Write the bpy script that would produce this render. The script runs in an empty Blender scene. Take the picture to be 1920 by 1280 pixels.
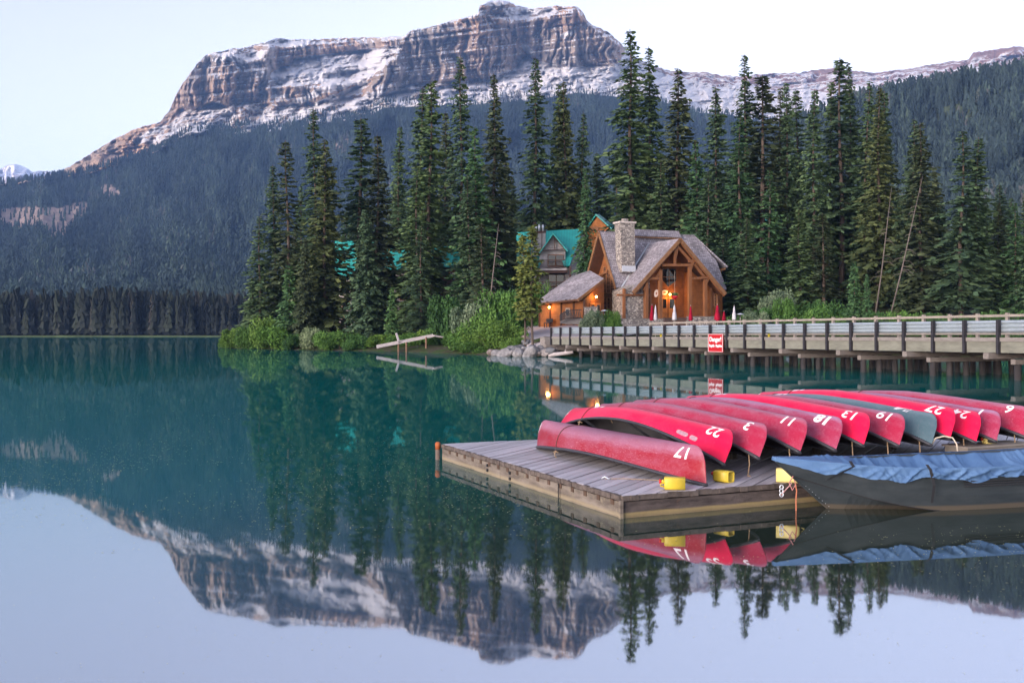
import bpy, bmesh, math, random
import numpy as np
from mathutils import Vector, Matrix

# ------------------------------------------------------------------ camera, sky, sun, exposure
scene = bpy.context.scene
COL = scene.collection
CAM_H, FPX, U0, V0 = 2.6, 1900.0, 960.0, 622.0      # eye height, focal length and horizon of a 1920 px wide picture

cam_data = bpy.data.cameras.new('camera')
cam = bpy.data.objects.new('camera', cam_data)
COL.objects.link(cam)
cam.location = (0, 0, CAM_H)
cam.rotation_euler = (math.radians(90), 0, 0)
cam_data.sensor_fit = 'HORIZONTAL'
cam_data.sensor_width = 36.0
cam_data.lens = 36.0 * FPX / 1920.0
cam_data.shift_y = -(640.0 - V0) / 1920.0
cam_data.clip_start = 0.1
cam_data.clip_end = 60000
scene.camera = cam

SUN_EL, SUN_AZ = math.radians(11), math.radians(222)   # low, behind the camera and to its left
world = bpy.data.worlds.new('World')
scene.world = world
world.use_nodes = True
wn, wl = world.node_tree.nodes, world.node_tree.links
wn.clear()
sky = wn.new('ShaderNodeTexSky')
sky.sky_type = 'NISHITA'
sky.sun_disc = False
sky.sun_elevation = SUN_EL
sky.sun_rotation = SUN_AZ
sky.altitude = 1300
sky.air_density = 1.0
sky.dust_density = 2.0
sky.ozone_density = 2.0
hs = wn.new('ShaderNodeHueSaturation')
hs.inputs['Saturation'].default_value = 0.5
tint = wn.new('ShaderNodeMix'); tint.data_type = 'RGBA'; tint.blend_type = 'MULTIPLY'
tint.inputs[0].default_value = 1.0
tint.inputs[7].default_value = (1.06, 0.93, 0.95, 1)
bg = wn.new('ShaderNodeBackground')
bg.inputs['Strength'].default_value = 0.15
wo = wn.new('ShaderNodeOutputWorld')
wl.new(sky.outputs[0], hs.inputs['Color'])
wl.new(hs.outputs[0], tint.inputs[6])
wl.new(tint.outputs[2], bg.inputs['Color'])
wl.new(bg.outputs[0], wo.inputs['Surface'])

sun_data = bpy.data.lights.new('sun', 'SUN')
sun_data.energy = 1.5
sun_data.angle = math.radians(28)
sun_data.color = (1.0, 0.84, 0.74)
sun = bpy.data.objects.new('sun', sun_data)
COL.objects.link(sun)
# direction towards the sun: azimuth measured clockwise from +Y
sd = Vector((math.sin(SUN_AZ) * math.cos(SUN_EL), math.cos(SUN_AZ) * math.cos(SUN_EL), math.sin(SUN_EL)))
sun.rotation_euler = sd.to_track_quat('Z', 'Y').to_euler()
sun.location = (-40, -40, 40)

scene.view_settings.view_transform = 'Standard'
scene.view_settings.look = 'None'
scene.view_settings.gamma = 1.0
scene.view_settings.exposure = 1.6
scene.view_settings.use_curve_mapping = False
scene.render.engine = 'CYCLES'
scene.cycles.use_denoising = True
scene.cycles.max_bounces = 6
scene.cycles.diffuse_bounces = 3
scene.cycles.glossy_bounces = 4
scene.cycles.transparent_max_bounces = 6
scene.cycles.volume_bounces = 1
scene.cycles.caustics_reflective = False
scene.cycles.caustics_refractive = False

# ------------------------------------------------------------------ helpers
def P(u, v, d):
    """the point at depth d seen at (u, v) of the 1920 x 1280 photograph"""
    return Vector(((u - U0) / FPX * d, d, CAM_H + (V0 - v) / FPX * d))

def empty(name, loc=(0, 0, 0), rz=0.0):
    o = bpy.data.objects.new(name, None)
    COL.objects.link(o)
    o.location = loc
    o.rotation_euler = (0, 0, rz)
    o.empty_display_size = 0.2
    return o

def tag(o, label, cat, group=None):
    o['label'] = label
    o['category'] = cat
    if group:
        o['group'] = group
    return o

def new_obj(name, me, mats=None, parent=None, smooth=False):
    o = bpy.data.objects.new(name, me)
    COL.objects.link(o)
    if mats is not None:
        for m in (mats if isinstance(mats, (list, tuple)) else [mats]):
            me.materials.append(m)
    if parent is not None:
        o.parent = parent
    if smooth:
        me.polygons.foreach_set('use_smooth', [True] * len(me.polygons))
    return o

class MB:
    """collects boxes, bars and tubes into one mesh"""
    def __init__(self):
        self.v, self.f, self.m = [], [], []
    def add(self, vs, fs, mi=0):
        b = len(self.v)
        self.v += [tuple(p) for p in vs]
        self.f += [tuple(b + i for i in f) for f in fs]
        self.m += [mi] * len(fs)
        return self
    def box(self, c, s, M=None, mi=0):
        x, y, z = [k * .5 for k in s]
        vs = [Vector((sx * x, sy * y, sz * z)) for sz in (-1, 1) for sy in (-1, 1) for sx in (-1, 1)]
        if M is not None:
            vs = [M @ p for p in vs]
        c = Vector(c)
        return self.add([p + c for p in vs], [(0, 2, 3, 1), (4, 5, 7, 6), (0, 1, 5, 4), (2, 6, 7, 3), (0, 4, 6, 2), (1, 3, 7, 5)], mi)
    def bar(self, p, q, w, h, up=(0, 0, 1), mi=0):
        p, q, up = Vector(p), Vector(q), Vector(up)
        d = (q - p); L = d.length; d.normalize()
        s = d.cross(up)
        if s.length < 1e-4:
            s = d.cross(Vector((0, 1, 0)))
        s.normalize(); t = s.cross(d)
        M = Matrix((d, s, t)).transposed()
        return self.box((p + q) / 2, (L, w, h), M, mi)
    def tube(self, pts, r, n=8, cap=True, mi=0):
        pts = [Vector(p) for p in pts]
        rs = r if isinstance(r, (list, tuple)) else [r] * len(pts)
        vs, fs = [], []
        ref = None
        for i, p in enumerate(pts):
            d = (pts[min(i + 1, len(pts) - 1)] - pts[max(i - 1, 0)]).normalized()
            if ref is None:
                ref = d.orthogonal().normalized()
            ref = (ref - d * ref.dot(d))
            if ref.length < 1e-5:
                ref = d.orthogonal()
            ref.normalize()
            b = d.cross(ref)
            for k in range(n):
                a = 2 * math.pi * k / n
                vs.append(p + (ref * math.cos(a) + b * math.sin(a)) * rs[i])
        for i in range(len(pts) - 1):
            for k in range(n):
                k2 = (k + 1) % n
                fs.append((i * n + k, i * n + k2, (i + 1) * n + k2, (i + 1) * n + k))
        if cap:
            fs.append(tuple(range(n - 1, -1, -1)))
            fs.append(tuple((len(pts) - 1) * n + k for k in range(n)))
        return self.add(vs, fs, mi)
    def lathe(self, prof, c=(0, 0, 0), n=16, mi=0):
        c = Vector(c); vs, fs = [], []
        for r, z in prof:
            for k in range(n):
                a = 2 * math.pi * k / n
                vs.append(c + Vector((r * math.cos(a), r * math.sin(a), z)))
        for i in range(len(prof) - 1):
            for k in range(n):
                k2 = (k + 1) % n
                fs.append((i * n + k, i * n + k2, (i + 1) * n + k2, (i + 1) * n + k))
        fs.append(tuple(range(n - 1, -1, -1)))
        fs.append(tuple((len(prof) - 1) * n + k for k in range(n)))
        return self.add(vs, fs, mi)
    def prism(self, poly, off, mi=0):
        """poly: list of 3-D points, extruded by the vector off"""
        n = len(poly); off = Vector(off)
        a = [Vector(p) for p in poly]
        vs = a + [p + off for p in a]
        fs = [tuple(range(n)), tuple(range(2 * n - 1, n - 1, -1))]
        for k in range(n):
            k2 = (k + 1) % n
            fs.append((k, k + n, k2 + n, k2))
        return self.add(vs, fs, mi)
    def mesh(self, name):
        me = bpy.data.meshes.new(name)
        me.from_pydata(self.v, [], self.f)
        if any(self.m):
            me.polygons.foreach_set('material_index', self.m)
        bm = bmesh.new(); bm.from_mesh(me)
        bmesh.ops.recalc_face_normals(bm, faces=bm.faces)
        bm.to_mesh(me); bm.free()
        me.update()
        return me
    def build(self, name, mats, parent=None, smooth=False):
        return new_obj(name, self.mesh(name), mats, parent, smooth)

def np_mesh(name, V, F):
    """fast mesh from numpy arrays; F is (n,3) or (n,4)"""
    me = bpy.data.meshes.new(name)
    V = np.asarray(V, np.float32); F = np.asarray(F, np.int32)
    me.vertices.add(len(V)); me.vertices.foreach_set('co', V.ravel())
    n, k = F.shape
    me.loops.add(n * k); me.loops.foreach_set('vertex_index', F.ravel())
    me.polygons.add(n)
    me.polygons.foreach_set('loop_start', np.arange(0, n * k, k, dtype=np.int32))
    me.polygons.foreach_set('loop_total', np.full(n, k, np.int32))
    me.update(calc_edges=True)
    return me

def fattr(me, name, data, domain='POINT'):
    a = me.attributes.new(name, 'FLOAT', domain)
    a.data.foreach_set('value', np.asarray(data, np.float32).ravel())

def copy_tree(o, parent=None):
    c = o.copy(); COL.objects.link(c); c.parent = parent
    for ch in o.children:
        copy_tree(ch, c)
    return c

# ---- numpy value noise
_rs = np.random.RandomState(7)
_tab = _rs.rand(256, 256)
def vnoise(x, y):
    x = np.asarray(x, float); y = np.asarray(y, float)
    xi = np.floor(x).astype(int); yi = np.floor(y).astype(int)
    fx = x - xi; fy = y - yi
    fx = fx * fx * (3 - 2 * fx); fy = fy * fy * (3 - 2 * fy)
    a = _tab[xi & 255, yi & 255]; b = _tab[(xi + 1) & 255, yi & 255]
    c = _tab[xi & 255, (yi + 1) & 255]; d = _tab[(xi + 1) & 255, (yi + 1) & 255]
    return (a * (1 - fx) + b * fx) * (1 - fy) + (c * (1 - fx) + d * fx) * fy
def fbm(x, y, o=4):
    s, a, t = 0, .5, 0
    for i in range(o):
        s = s + a * vnoise(x * 2 ** i + 17.3 * i, y * 2 ** i + 5.1 * i); t += a; a *= .5
    return s / t
def inpoly(U, V, poly):
    r = np.zeros(U.shape, bool); n = len(poly); j = n - 1
    for i in range(n):
        xi, yi = poly[i]; xj, yj = poly[j]
        if yi != yj:
            r ^= ((yi > V) != (yj > V)) & (U < (xj - xi) * (V - yi) / (yj - yi) + xi)
        j = i
    return r
def curve(pts):
    xs = [p[0] for p in pts]; ys = [p[1] for p in pts]
    return lambda u: np.interp(u, xs, ys)
def smooth(x, a, b):
    t = np.clip((np.asarray(x, float) - a) / (b - a), 0, 1)
    return t * t * (3 - 2 * t)

# ------------------------------------------------------------------ material builder
class NT:
    def __init__(self, name):
        self.m = bpy.data.materials.new(name)
        self.m.use_nodes = True
        self.n, self.l = self.m.node_tree.nodes, self.m.node_tree.links
        self.n.clear()
        self.out = self.n.new('ShaderNodeOutputMaterial')
        self.p = self.n.new('ShaderNodeBsdfPrincipled')
        self.l.new(self.p.outputs[0], self.out.inputs['Surface'])
    def node(self, t, **kw):
        nd = self.n.new(t)
        for k, v in kw.items():
            setattr(nd, k, v)
        return nd
    def link(self, a, b):
        self.l.new(a, b)
    def setin(self, nd, key, v):
        if hasattr(v, 'is_output') or isinstance(v, bpy.types.NodeSocket):
            self.l.new(v, nd.inputs[key])
        else:
            nd.inputs[key].default_value = v
    def coord(self, kind='Object', scale=(1, 1, 1), rot=(0, 0, 0)):
        tc = self.node('ShaderNodeTexCoord'); mp = self.node('ShaderNodeMapping')
        mp.inputs['Scale'].default_value = scale
        mp.inputs['Rotation'].default_value = rot
        self.link(tc.outputs[kind], mp.inputs['Vector'])
        return mp.outputs[0]
    def noise(self, vec, scale, detail=4, rough=.55, dist=0.0):
        nd = self.node('ShaderNodeTexNoise')
        nd.inputs['Scale'].default_value = scale; nd.inputs['Detail'].default_value = detail
        nd.inputs['Roughness'].default_value = rough; nd.inputs['Distortion'].default_value = dist
        self.link(vec, nd.inputs['Vector'])
        return nd.outputs['Fac']
    def ramp(self, fac, stops, interp='LINEAR'):
        r = self.node('ShaderNodeValToRGB'); r.color_ramp.interpolation = interp
        e = r.color_ramp.elements
        while len(e) < len(stops):
            e.new(.5)
        for i, (p, c) in enumerate(stops):
            e[i].position = p
            e[i].color = (c, c, c, 1) if isinstance(c, (int, float)) else (*c, 1)
        self.link(fac, r.inputs[0])
        return r.outputs[0]
    def mix(self, fac, a, b, mode='MIX'):
        m = self.node('ShaderNodeMix', data_type='RGBA', blend_type=mode)
        self.setin(m, 0, fac)
        for k, c in ((6, a), (7, b)):
            if isinstance(c, tuple):
                m.inputs[k].default_value = (*c, 1) if len(c) == 3 else c
            else:
                self.link(c, m.inputs[k])
        return m.outputs[2]
    def math(self, op, a, b=0.0, clamp=False):
        m = self.node('ShaderNodeMath', operation=op, use_clamp=clamp)
        self.setin(m, 0, a); self.setin(m, 1, b)
        return m.outputs[0]
    def attr(self, name, kind='GEOMETRY'):
        a = self.node('ShaderNodeAttribute', attribute_name=name, attribute_type=kind)
        return a.outputs['Fac']
    def bump(self, h, strength=.3, dist=.02):
        b = self.node('ShaderNodeBump')
        b.inputs['Strength'].default_value = strength; b.inputs['Distance'].default_value = dist
        self.link(h, b.inputs['Height'])
        self.link(b.outputs[0], self.p.inputs['Normal'])
    def color(self, c):
        if isinstance(c, tuple):
            self.p.inputs['Base Color'].default_value = (*c, 1)
        else:
            self.link(c, self.p.inputs['Base Color'])
    def rough(self, r):
        self.setin(self.p, 'Roughness', r)
    def spec(self, s):
        self.p.inputs['Specular IOR Level'].default_value = s

def simple(name, c, rough=.6, var=.25, scale=3.0, spec=.3, stretch=(1, 1, 1), bump=0.0, metal=0.0):
    t = NT(name)
    co = t.coord('Object', stretch)
    n = t.noise(co, scale, 5, .6)
    k = t.ramp(n, [(.25, 1 - var), (.75, 1 + var)])
    t.color(t.mix(1.0, c, k, 'MULTIPLY'))
    t.rough(rough); t.spec(spec)
    t.p.inputs['Metallic'].default_value = metal
    if bump:
        t.bump(t.noise(co, scale * 4, 4), bump, .01)
    return t.m
# ------------------------------------------------------------------ terrain: massif, distant peak, right hill
ridge = curve([(-420, 352), (-60, 347), (30, 342), (105, 325), (150, 300), (200, 268), (250, 242), (300, 228), (318, 205), (330, 178), (345, 152), (370, 118),
               (385, 104), (400, 98), (440, 91), (470, 86), (505, 76), (520, 70), (545, 74), (600, 73), (640, 70), (700, 70), (757, 68), (768, 58), (780, 55), (800, 52), (812, 49), (840, 40),
               (870, 33), (897, 24), (899, 12), (912, 4), (935, 0), (955, 2), (968, 10), (1000, 16), (1015, 13), (1050, 10), (1082, 12), (1092, 20), (1100, 36), (1110, 45), (1140, 60),
               (1160, 76), (1172, 90), (1200, 112), (1235, 126), (1260, 133), (1300, 135), (1325, 135), (1350, 141), (1390, 143), (1420, 138), (1450, 137), (1500, 136), (1530, 130),
               (1570, 126), (1600, 132), (1640, 136), (1680, 131), (1720, 125), (1760, 118), (1815, 111), (1825, 98), (1850, 94), (1880, 90), (1905, 86), (1930, 89), (2000, 96), (2340, 150)])
treeline = curve([(-420, 354), (0, 343), (100, 335), (170, 327), (250, 305), (300, 285), (345, 262), (420, 255), (500, 252), (560, 243), (620, 232), (680, 228), (720, 205), (800, 203), (900, 200),
                  (1000, 192), (1080, 178), (1150, 184), (1240, 192), (1310, 214), (1360, 215), (1450, 235), (1600, 230), (1700, 215), (1920, 180), (2340, 210)])

K = [  # cliff bands, in picture coordinates
    [(322, 200), (335, 160), (372, 114), (400, 102), (450, 104), (480, 112), (515, 122), (505, 140), (515, 165), (520, 198), (470, 190), (430, 200), (400, 192), (365, 205)],
    [(500, 86), (600, 80), (700, 76), (770, 70), (748, 88), (690, 94), (640, 99), (600, 104), (560, 110), (515, 130), (480, 115)],
    [(745, 90), (768, 58), (850, 40), (897, 26), (960, 37), (1000, 34), (1080, 16), (1105, 44), (1172, 92), (1165, 118), (1135, 124), (1100, 118), (1070, 128), (1010, 116), (985, 98),
     (960, 128), (930, 146), (880, 150), (840, 152), (770, 158), (700, 186), (680, 180), (715, 130)],
    [(520, 162), (600, 162), (690, 150), (650, 172), (590, 190), (520, 196)],
    [(897, 26), (899, 8), (935, 0), (968, 10), (1000, 16), (965, 22)],
    [(1815, 113), (1830, 97), (1920, 88), (2100, 105), (2100, 120), (1900, 104), (1830, 114)]]
SNOW = [
    [(397, 112), (430, 105), (500, 95), (505, 99), (488, 108), (455, 118), (425, 112), (405, 116)],
    [(475, 85), (515, 72), (545, 76), (580, 76), (575, 84), (558, 92), (535, 82), (500, 84)],
    [(507, 136), (545, 124), (560, 110), (600, 104), (655, 100), (700, 94), (748, 86), (742, 96), (722, 104), (738, 108), (716, 124), (690, 140), (620, 146), (620, 154), (560, 158), (533, 157), (512, 148)],
    [(728, 118), (690, 150), (655, 160), (640, 166), (600, 176), (560, 196), (545, 196), (590, 172), (620, 160), (660, 150), (700, 134)],
    [(700, 150), (665, 176), (620, 198), (570, 220), (530, 240), (500, 262), (480, 270), (520, 238), (560, 212), (610, 186), (650, 170)],
    [(715, 170), (690, 195), (680, 208), (640, 218), (600, 236), (560, 250), (590, 228), (640, 204), (690, 178)],
    [(777, 158), (774, 182), (755, 190), (735, 188), (722, 184)],
    [(735, 192), (790, 190), (800, 204), (700, 212), (710, 200)],
    [(845, 164), (900, 158), (960, 140), (985, 108), (998, 114), (1060, 128), (1100, 128), (1165, 120), (1175, 96), (1200, 122), (1240, 138), (1300, 152), (1345, 164), (1390, 158), (1450, 172), (1500, 166), (1560, 178), (1600, 160), (1650, 168), (1700, 152), (1760, 148), (1820, 136),
     (1930, 118), (2340, 180), (2340, 215), (1920, 190), (1650, 220), (1400, 240), (1330, 222), (1310, 212), (1240, 190), (1160, 182), (1080, 176), (980, 190), (880, 198), (820, 200), (800, 180), (815, 165)],
    [(903, 6), (935, -2), (952, 2), (940, 9), (915, 9)],
    [(945, 18), (985, 12), (1010, 20), (1030, 14), (1045, 22), (1020, 30), (1000, 24), (975, 36), (960, 34), (950, 26)],
    [(868, 32), (915, 20), (905, 27), (885, 33)],
    [(1052, 68), (1078, 54), (1074, 66), (1056, 72)], [(980, 90), (990, 100), (1000, 98), (986, 84)],
    [(268, 253), (292, 240), (312, 236), (290, 250), (272, 257)], [(312, 250), (330, 238), (346, 234), (335, 248), (318, 256)],
    [(352, 250), (372, 232), (396, 219), (384, 232), (362, 250)], [(380, 216), (400, 198), (416, 188), (404, 204), (386, 218)],
    [(340, 258), (385, 234), (425, 216), (420, 226), (380, 246), (350, 262)],
    [(420, 262), (450, 244), (490, 222), (540, 200), (552, 186), (575, 182), (560, 200), (510, 228), (470, 250), (432, 268)],
    [(250, 262), (262, 256), (280, 264), (258, 272)], [(452, 190), (470, 196), (486, 206), (470, 208), (458, 200)],
    [(370, 186), (378, 184), (374, 192)], [(508, 182), (540, 178), (540, 181), (510, 185)]]
SNOWPATCH = [[(1235, 128), (1350, 142), (1500, 138), (1650, 138), (1820, 112), (1930, 90), (2340, 150), (2340, 180), (1930, 125), (1700, 160), (1500, 176), (1350, 168), (1240, 142)],
    [(840, 165), (985, 120), (1165, 125), (1240, 190), (800, 205)],  # broken snow among rock and scrub
    [(270, 250), (350, 205), (420, 200), (520, 200), (600, 230), (480, 262), (350, 268), (290, 280)],
    [(560, 215), (720, 160), (800, 195), (700, 215), (600, 245)]]
BARE = [[(0, 392), (60, 388), (120, 392), (165, 388), (160, 405), (130, 425), (120, 452), (95, 450), (80, 435), (0, 428)], [(110, 385), (165, 380), (168, 408), (140, 402)],
        [(178, 355), (200, 344), (222, 356), (230, 378), (210, 372)], [(15, 395), (70, 396), (72, 405), (20, 405)], [(408, 392), (444, 358), (440, 372), (420, 388)],
        [(438, 398), (464, 366), (458, 382)], [(478, 382), (490, 372), (484, 390)], [(366, 314), (410, 306), (412, 314), (380, 320)], [(186, 420), (196, 422), (194, 436)],
        [(620, 272), (658, 262), (660, 270), (630, 280)], [(10, 494), (40, 490), (36, 500)]]

def boxblur(A, r0, r1):
    for ax, r in ((0, r0), (1, r1)):
        if r < 1: continue
        P_ = np.concatenate([np.repeat(np.take(A, [0], ax), r + 1, ax), A, np.repeat(np.take(A, [-1], ax), r, ax)], ax)
        c = np.cumsum(P_, ax)
        A = (np.take(c, range(2 * r + 1, c.shape[ax]), ax) - np.take(c, range(0, c.shape[ax] - 2 * r - 1), ax)) / (2 * r + 1)
    return A

def paint(U, V, polys, b0=2, b1=2):
    A = np.zeros(U.shape)
    wob = (fbm(U * .09, V * .2, 3) - .5) * 9
    for pl in polys:
        A = np.maximum(A, inpoly(U + wob, V + wob * .5, pl))
    return boxblur(boxblur(A, b0, b1), b0, b1)

def grid_faces(nr, nc):
    i, j = np.meshgrid(np.arange(nr - 1), np.arange(nc - 1), indexing='ij')
    a = (i * nc + j).ravel()
    return np.stack([a, a + 1, a + nc + 1, a + nc], 1)

def to_xyz(U, V, D):
    return np.stack([(U - U0) / FPX * D, D, CAM_H + (V0 - V) / FPX * D], -1)

# --- massif
us = np.arange(-420, 2341, 1.5); nc = len(us)
vr = ridge(us) + (vnoise(us * .19, us * 0) - .5) * 2.4 + (vnoise(us * .55, us * 0 + 9) - .5) * 1.6 + 1
vt = np.maximum(treeline(us), vr + 3)
DS, DT = 560.0, 3300.0
v_sh = V0 + FPX * (CAM_H + 0.6) / DS
nA, nB = 70, 190
fa = np.linspace(0, 1, nA)[:, None]
VA = v_sh + (vt[None] - v_sh) * fa
DA = DS + (DT - DS) * fa ** 0.92
fb = np.linspace(0, 1, nB + 1)[1:, None]
VB = vt[None] + (vr - vt)[None] * fb
UA = np.repeat(us[None], nA, 0); UB = np.repeat(us[None], nB, 0)
cl = np.clip(paint(UB, VB, K, 2, 3), 0, 1)
w = (1 - .955 * cl) * np.abs(vr - vt)[None] / nB
DB = DT + np.cumsum(w, 0) * 8.5
DB = boxblur(DB, 0, 8)
far = smooth(us, 1150, 1300)[None] * 900 * fb            # the eastern ridge lies further back
DB = DB + far
# relief: buttresses and gullies on the cliffs, ribs on the slopes
warp = (fbm(UB * .02, VB * .03, 3) - .5) * 30
r1 = np.abs(fbm((UB + warp) * .030, VB * .006, 3) - .5) * 2
r2 = np.abs(fbm((UB + warp) * .085 + 40, VB * .012, 3) - .5) * 2
r3 = fbm(UB * .3, VB * .10, 3)
strata = fbm(UB * .006, VB * .16 + UB * .02, 3)
rel_c = -(r1 * 230 + r2 * 140) + (r3 - .5) * 50 - np.abs(fbm((UB + warp * .5) * .22 + 80, VB * .03, 3) - .5) * 2 * 70 + (strata - .5) * 90
rel_s = (fbm((UB + VB * .8) * .04, (VB - UB * .3) * .04, 4) - .5) * 380 + (fbm(UB * .2, VB * .3, 3) - .5) * 90 + (strata - .5) * 150
edge = smooth(fb, 0, .08)
DB = DB + edge * (cl * rel_c + (1 - cl) * rel_s)
relA = (fbm(UA * .012, VA * .012, 4) - .5) * 500 * smooth(fa, .1, .4) * (1 - smooth(fa, .94, 1)) + (fbm(UA * .05, VA * .03, 3) - .5) * 160 * smooth(fa, .1, .3) * (1 - smooth(fa, .94, 1))
DA = DA + relA
back_V = np.stack([vr + 25, vr + 160]); back_D = np.stack([DB[-1] + 500, DB[-1] + 2400])
U = np.concatenate([UA, UB, np.repeat(us[None], 2, 0)]); V = np.concatenate([VA, VB, back_V]); D = np.concatenate([DA, DB, back_D])
XYZ = to_xyz(U, V, D)
me = np_mesh('mountain', XYZ.reshape(-1, 3), grid_faces(len(U), nc))
snow = paint(U, V, SNOW, 2, 2); patch = paint(U, V, SNOWPATCH, 3, 4)
cliffA = np.concatenate([np.zeros(UA.shape), cl, cl[-1:], cl[-1:]])
forest = np.concatenate([np.ones(UA.shape) , 1 - smooth(np.repeat(fb, nc, 1), 0, .25), np.zeros((2, nc))])
bare = paint(U, V, BARE, 1, 2)
fattr(me, 'snow', snow); fattr(me, 'patch', patch); fattr(me, 'cliff', cliffA); fattr(me, 'forest', forest); fattr(me, 'bare', bare)
fattr(me, 'ledge', np.concatenate([np.zeros(UA.shape), smooth(np.repeat(fb, nc, 1), .12, .3), np.ones((2, nc))]) * smooth(us, 325, 420)[None] * (1 - smooth(us, 1170, 1250))[None])
fattr(me, 'east', np.repeat(smooth(us, 1170, 1330)[None], len(U), 0))

t = NT('mountain_rock')
co = t.coord('Object')
cov = t.coord('Object', (1, 1, .16))
coh = t.coord('Object', (.12, .12, 1))
nbig = t.noise(co, .0022, 5, .6)
nv = t.noise(cov, .022, 8, .72)
nh = t.noise(coh, .02, 5, .6)
nf = t.noise(co, .035, 8, .7)
rock = t.mix(t.ramp(nbig, [(.40, 0), (.62, 1)]), (.41, .36, .325), (.66, .45, .31))
rock = t.mix(t.attr('east'), rock, (.40, .25, .21))
rock = t.mix(1.0, rock, t.ramp(nv, [(.3, .5), (.48, .95), (.75, 1.4)]), 'MULTIPLY')
rock = t.mix(.8, rock, t.ramp(nh, [(.3, .7), (.7, 1.25)]), 'MULTIPLY')
scrub = t.mix(t.ramp(nf, [(.45, 0), (.55, 1)]), rock, (.05, .065, .055))
sm = t.math('ADD', t.attr('snow'), t.math('MULTIPLY', t.math('SUBTRACT', t.noise(coh, .035, 7, .7), .5), .62))
sm = t.ramp(sm, [(.15, 0), (.21, 1)])
pm = t.math('MULTIPLY', t.attr('patch'), t.ramp(t.noise(co, .014, 6, .62), [(.48, 0), (.52, 1)]))
sm = t.math('MAXIMUM', sm, pm)
ge = t.node('ShaderNodeNewGeometry'); spn = t.node('ShaderNodeSeparateXYZ'); t.link(ge.outputs['Normal'], spn.inputs[0])
lg = t.math('ADD', spn.outputs['Z'], t.math('MULTIPLY', t.math('SUBTRACT', t.noise(coh, .03, 6, .65), .5), .9))
sm = t.math('MAXIMUM', sm, t.math('MULTIPLY', t.ramp(lg, [(.74, 0), (.79, 1)]), t.attr('ledge')))     # snow lying on the shelves
col = t.mix(t.math('MULTIPLY', t.attr('forest'), 1.0), rock, scrub)
col = t.mix(sm, col, (.90, .90, .93))
floor_c = t.mix(t.ramp(t.noise(co, .006, 4), [(.35, 0), (.65, 1)]), (.026, .042, .042), (.04, .058, .05))
bm_ = t.ramp(t.math('ADD', t.attr('bare'), t.math('MULTIPLY', t.math('SUBTRACT', nf, .5), .9)), [(.35, 0), (.55, 1)])
floor_c = t.mix(bm_, floor_c, t.mix(t.ramp(nv, [(.4, 0), (.6, 1)]), (.34, .27, .25), (.50, .38, .31)))
col = t.mix(t.ramp(t.attr('forest'), [(.96, 0), (.985, 1)]), col, floor_c)
t.color(col); t.rough(.9); t.spec(.1)
t.bump(t.math('ADD', nv, nf), 1.0, 26)
mountain = new_obj('mountain', me, t.m, smooth=True)
mountain['kind'] = 'structure'

# --- far snowy peak at the left
us2 = np.arange(-420, 260, 4.0)
pk = curve([(-420, 300), (-200, 290), (-60, 318), (0, 318), (15, 309), (28, 308), (45, 313), (62, 323), (75, 321), (92, 322), (110, 330), (260, 345)])
vr2 = pk(us2) + (vnoise(us2 * .15, us2 * 0 + 3) - .5) * 2
f2 = np.linspace(0, 1, 30)[:, None]
V2 = 400 + (vr2[None] - 400) * f2; U2 = np.repeat(us2[None], 30, 0)
D2 = 8200 + 1700 * f2 + (np.abs(fbm(U2 * .05, V2 * .04, 4) - .5) * 2 - .4) * 700
V2 = np.concatenate([V2, vr2[None] + 60]); U2 = np.concatenate([U2, us2[None]]); D2 = np.concatenate([D2, D2[-1:] + 1500])
me = np_mesh('distant_mountain', to_xyz(U2, V2, D2).reshape(-1, 3), grid_faces(len(U2), len(us2)))
t = NT('distant_snow_rock')
co = t.coord('Object')
t.color(t.mix(t.ramp(t.noise(co, .0035, 6, .65), [(.47, 0), (.53, 1)]), (.82, .83, .87), (.28, .25, .26)))
t.rough(.9); t.spec(.1)
dm = new_obj('distant_mountain', me, t.m, smooth=True); dm['kind'] = 'structure'

# --- forested hill at the right
hr = curve([(1100, 560), (1250, 420), (1400, 300), (1500, 232), (1600, 196), (1660, 184), (1700, 173), (1780, 160), (1860, 146), (1920, 135), (2050, 112), (2340, 70)])
us3 = np.arange(1100, 2341, 5.0)
vr3 = hr(us3); nR3 = 70
f3 = np.linspace(0, 1, nR3)[:, None]
v3s = V0 + FPX * (CAM_H - 3.0) / 300
V3 = v3s + (vr3[None] - v3s) * f3; U3 = np.repeat(us3[None], nR3, 0)
D3 = 300 + 1150 * f3 ** .8 + (fbm(U3 * .015, V3 * .012, 4) - .5) * 260 * smooth(f3, .05, .3)
V3 = np.concatenate([V3, vr3[None] + 12, vr3[None] + 120]); U3 = np.concatenate([U3, us3[None], us3[None]]); D3 = np.concatenate([D3, D3[-1:] + 120, D3[-1:] + 700])
XYZ3 = to_xyz(U3, V3, D3)
me = np_mesh('forested_hill', XYZ3.reshape(-1, 3), grid_faces(len(U3), len(us3)))
forest_floor = simple('forest_floor', (.04, .055, .03), .9, .4, .02, .1)
hill = new_obj('forested_hill', me, forest_floor, smooth=True); hill['kind'] = 'structure'

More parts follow.
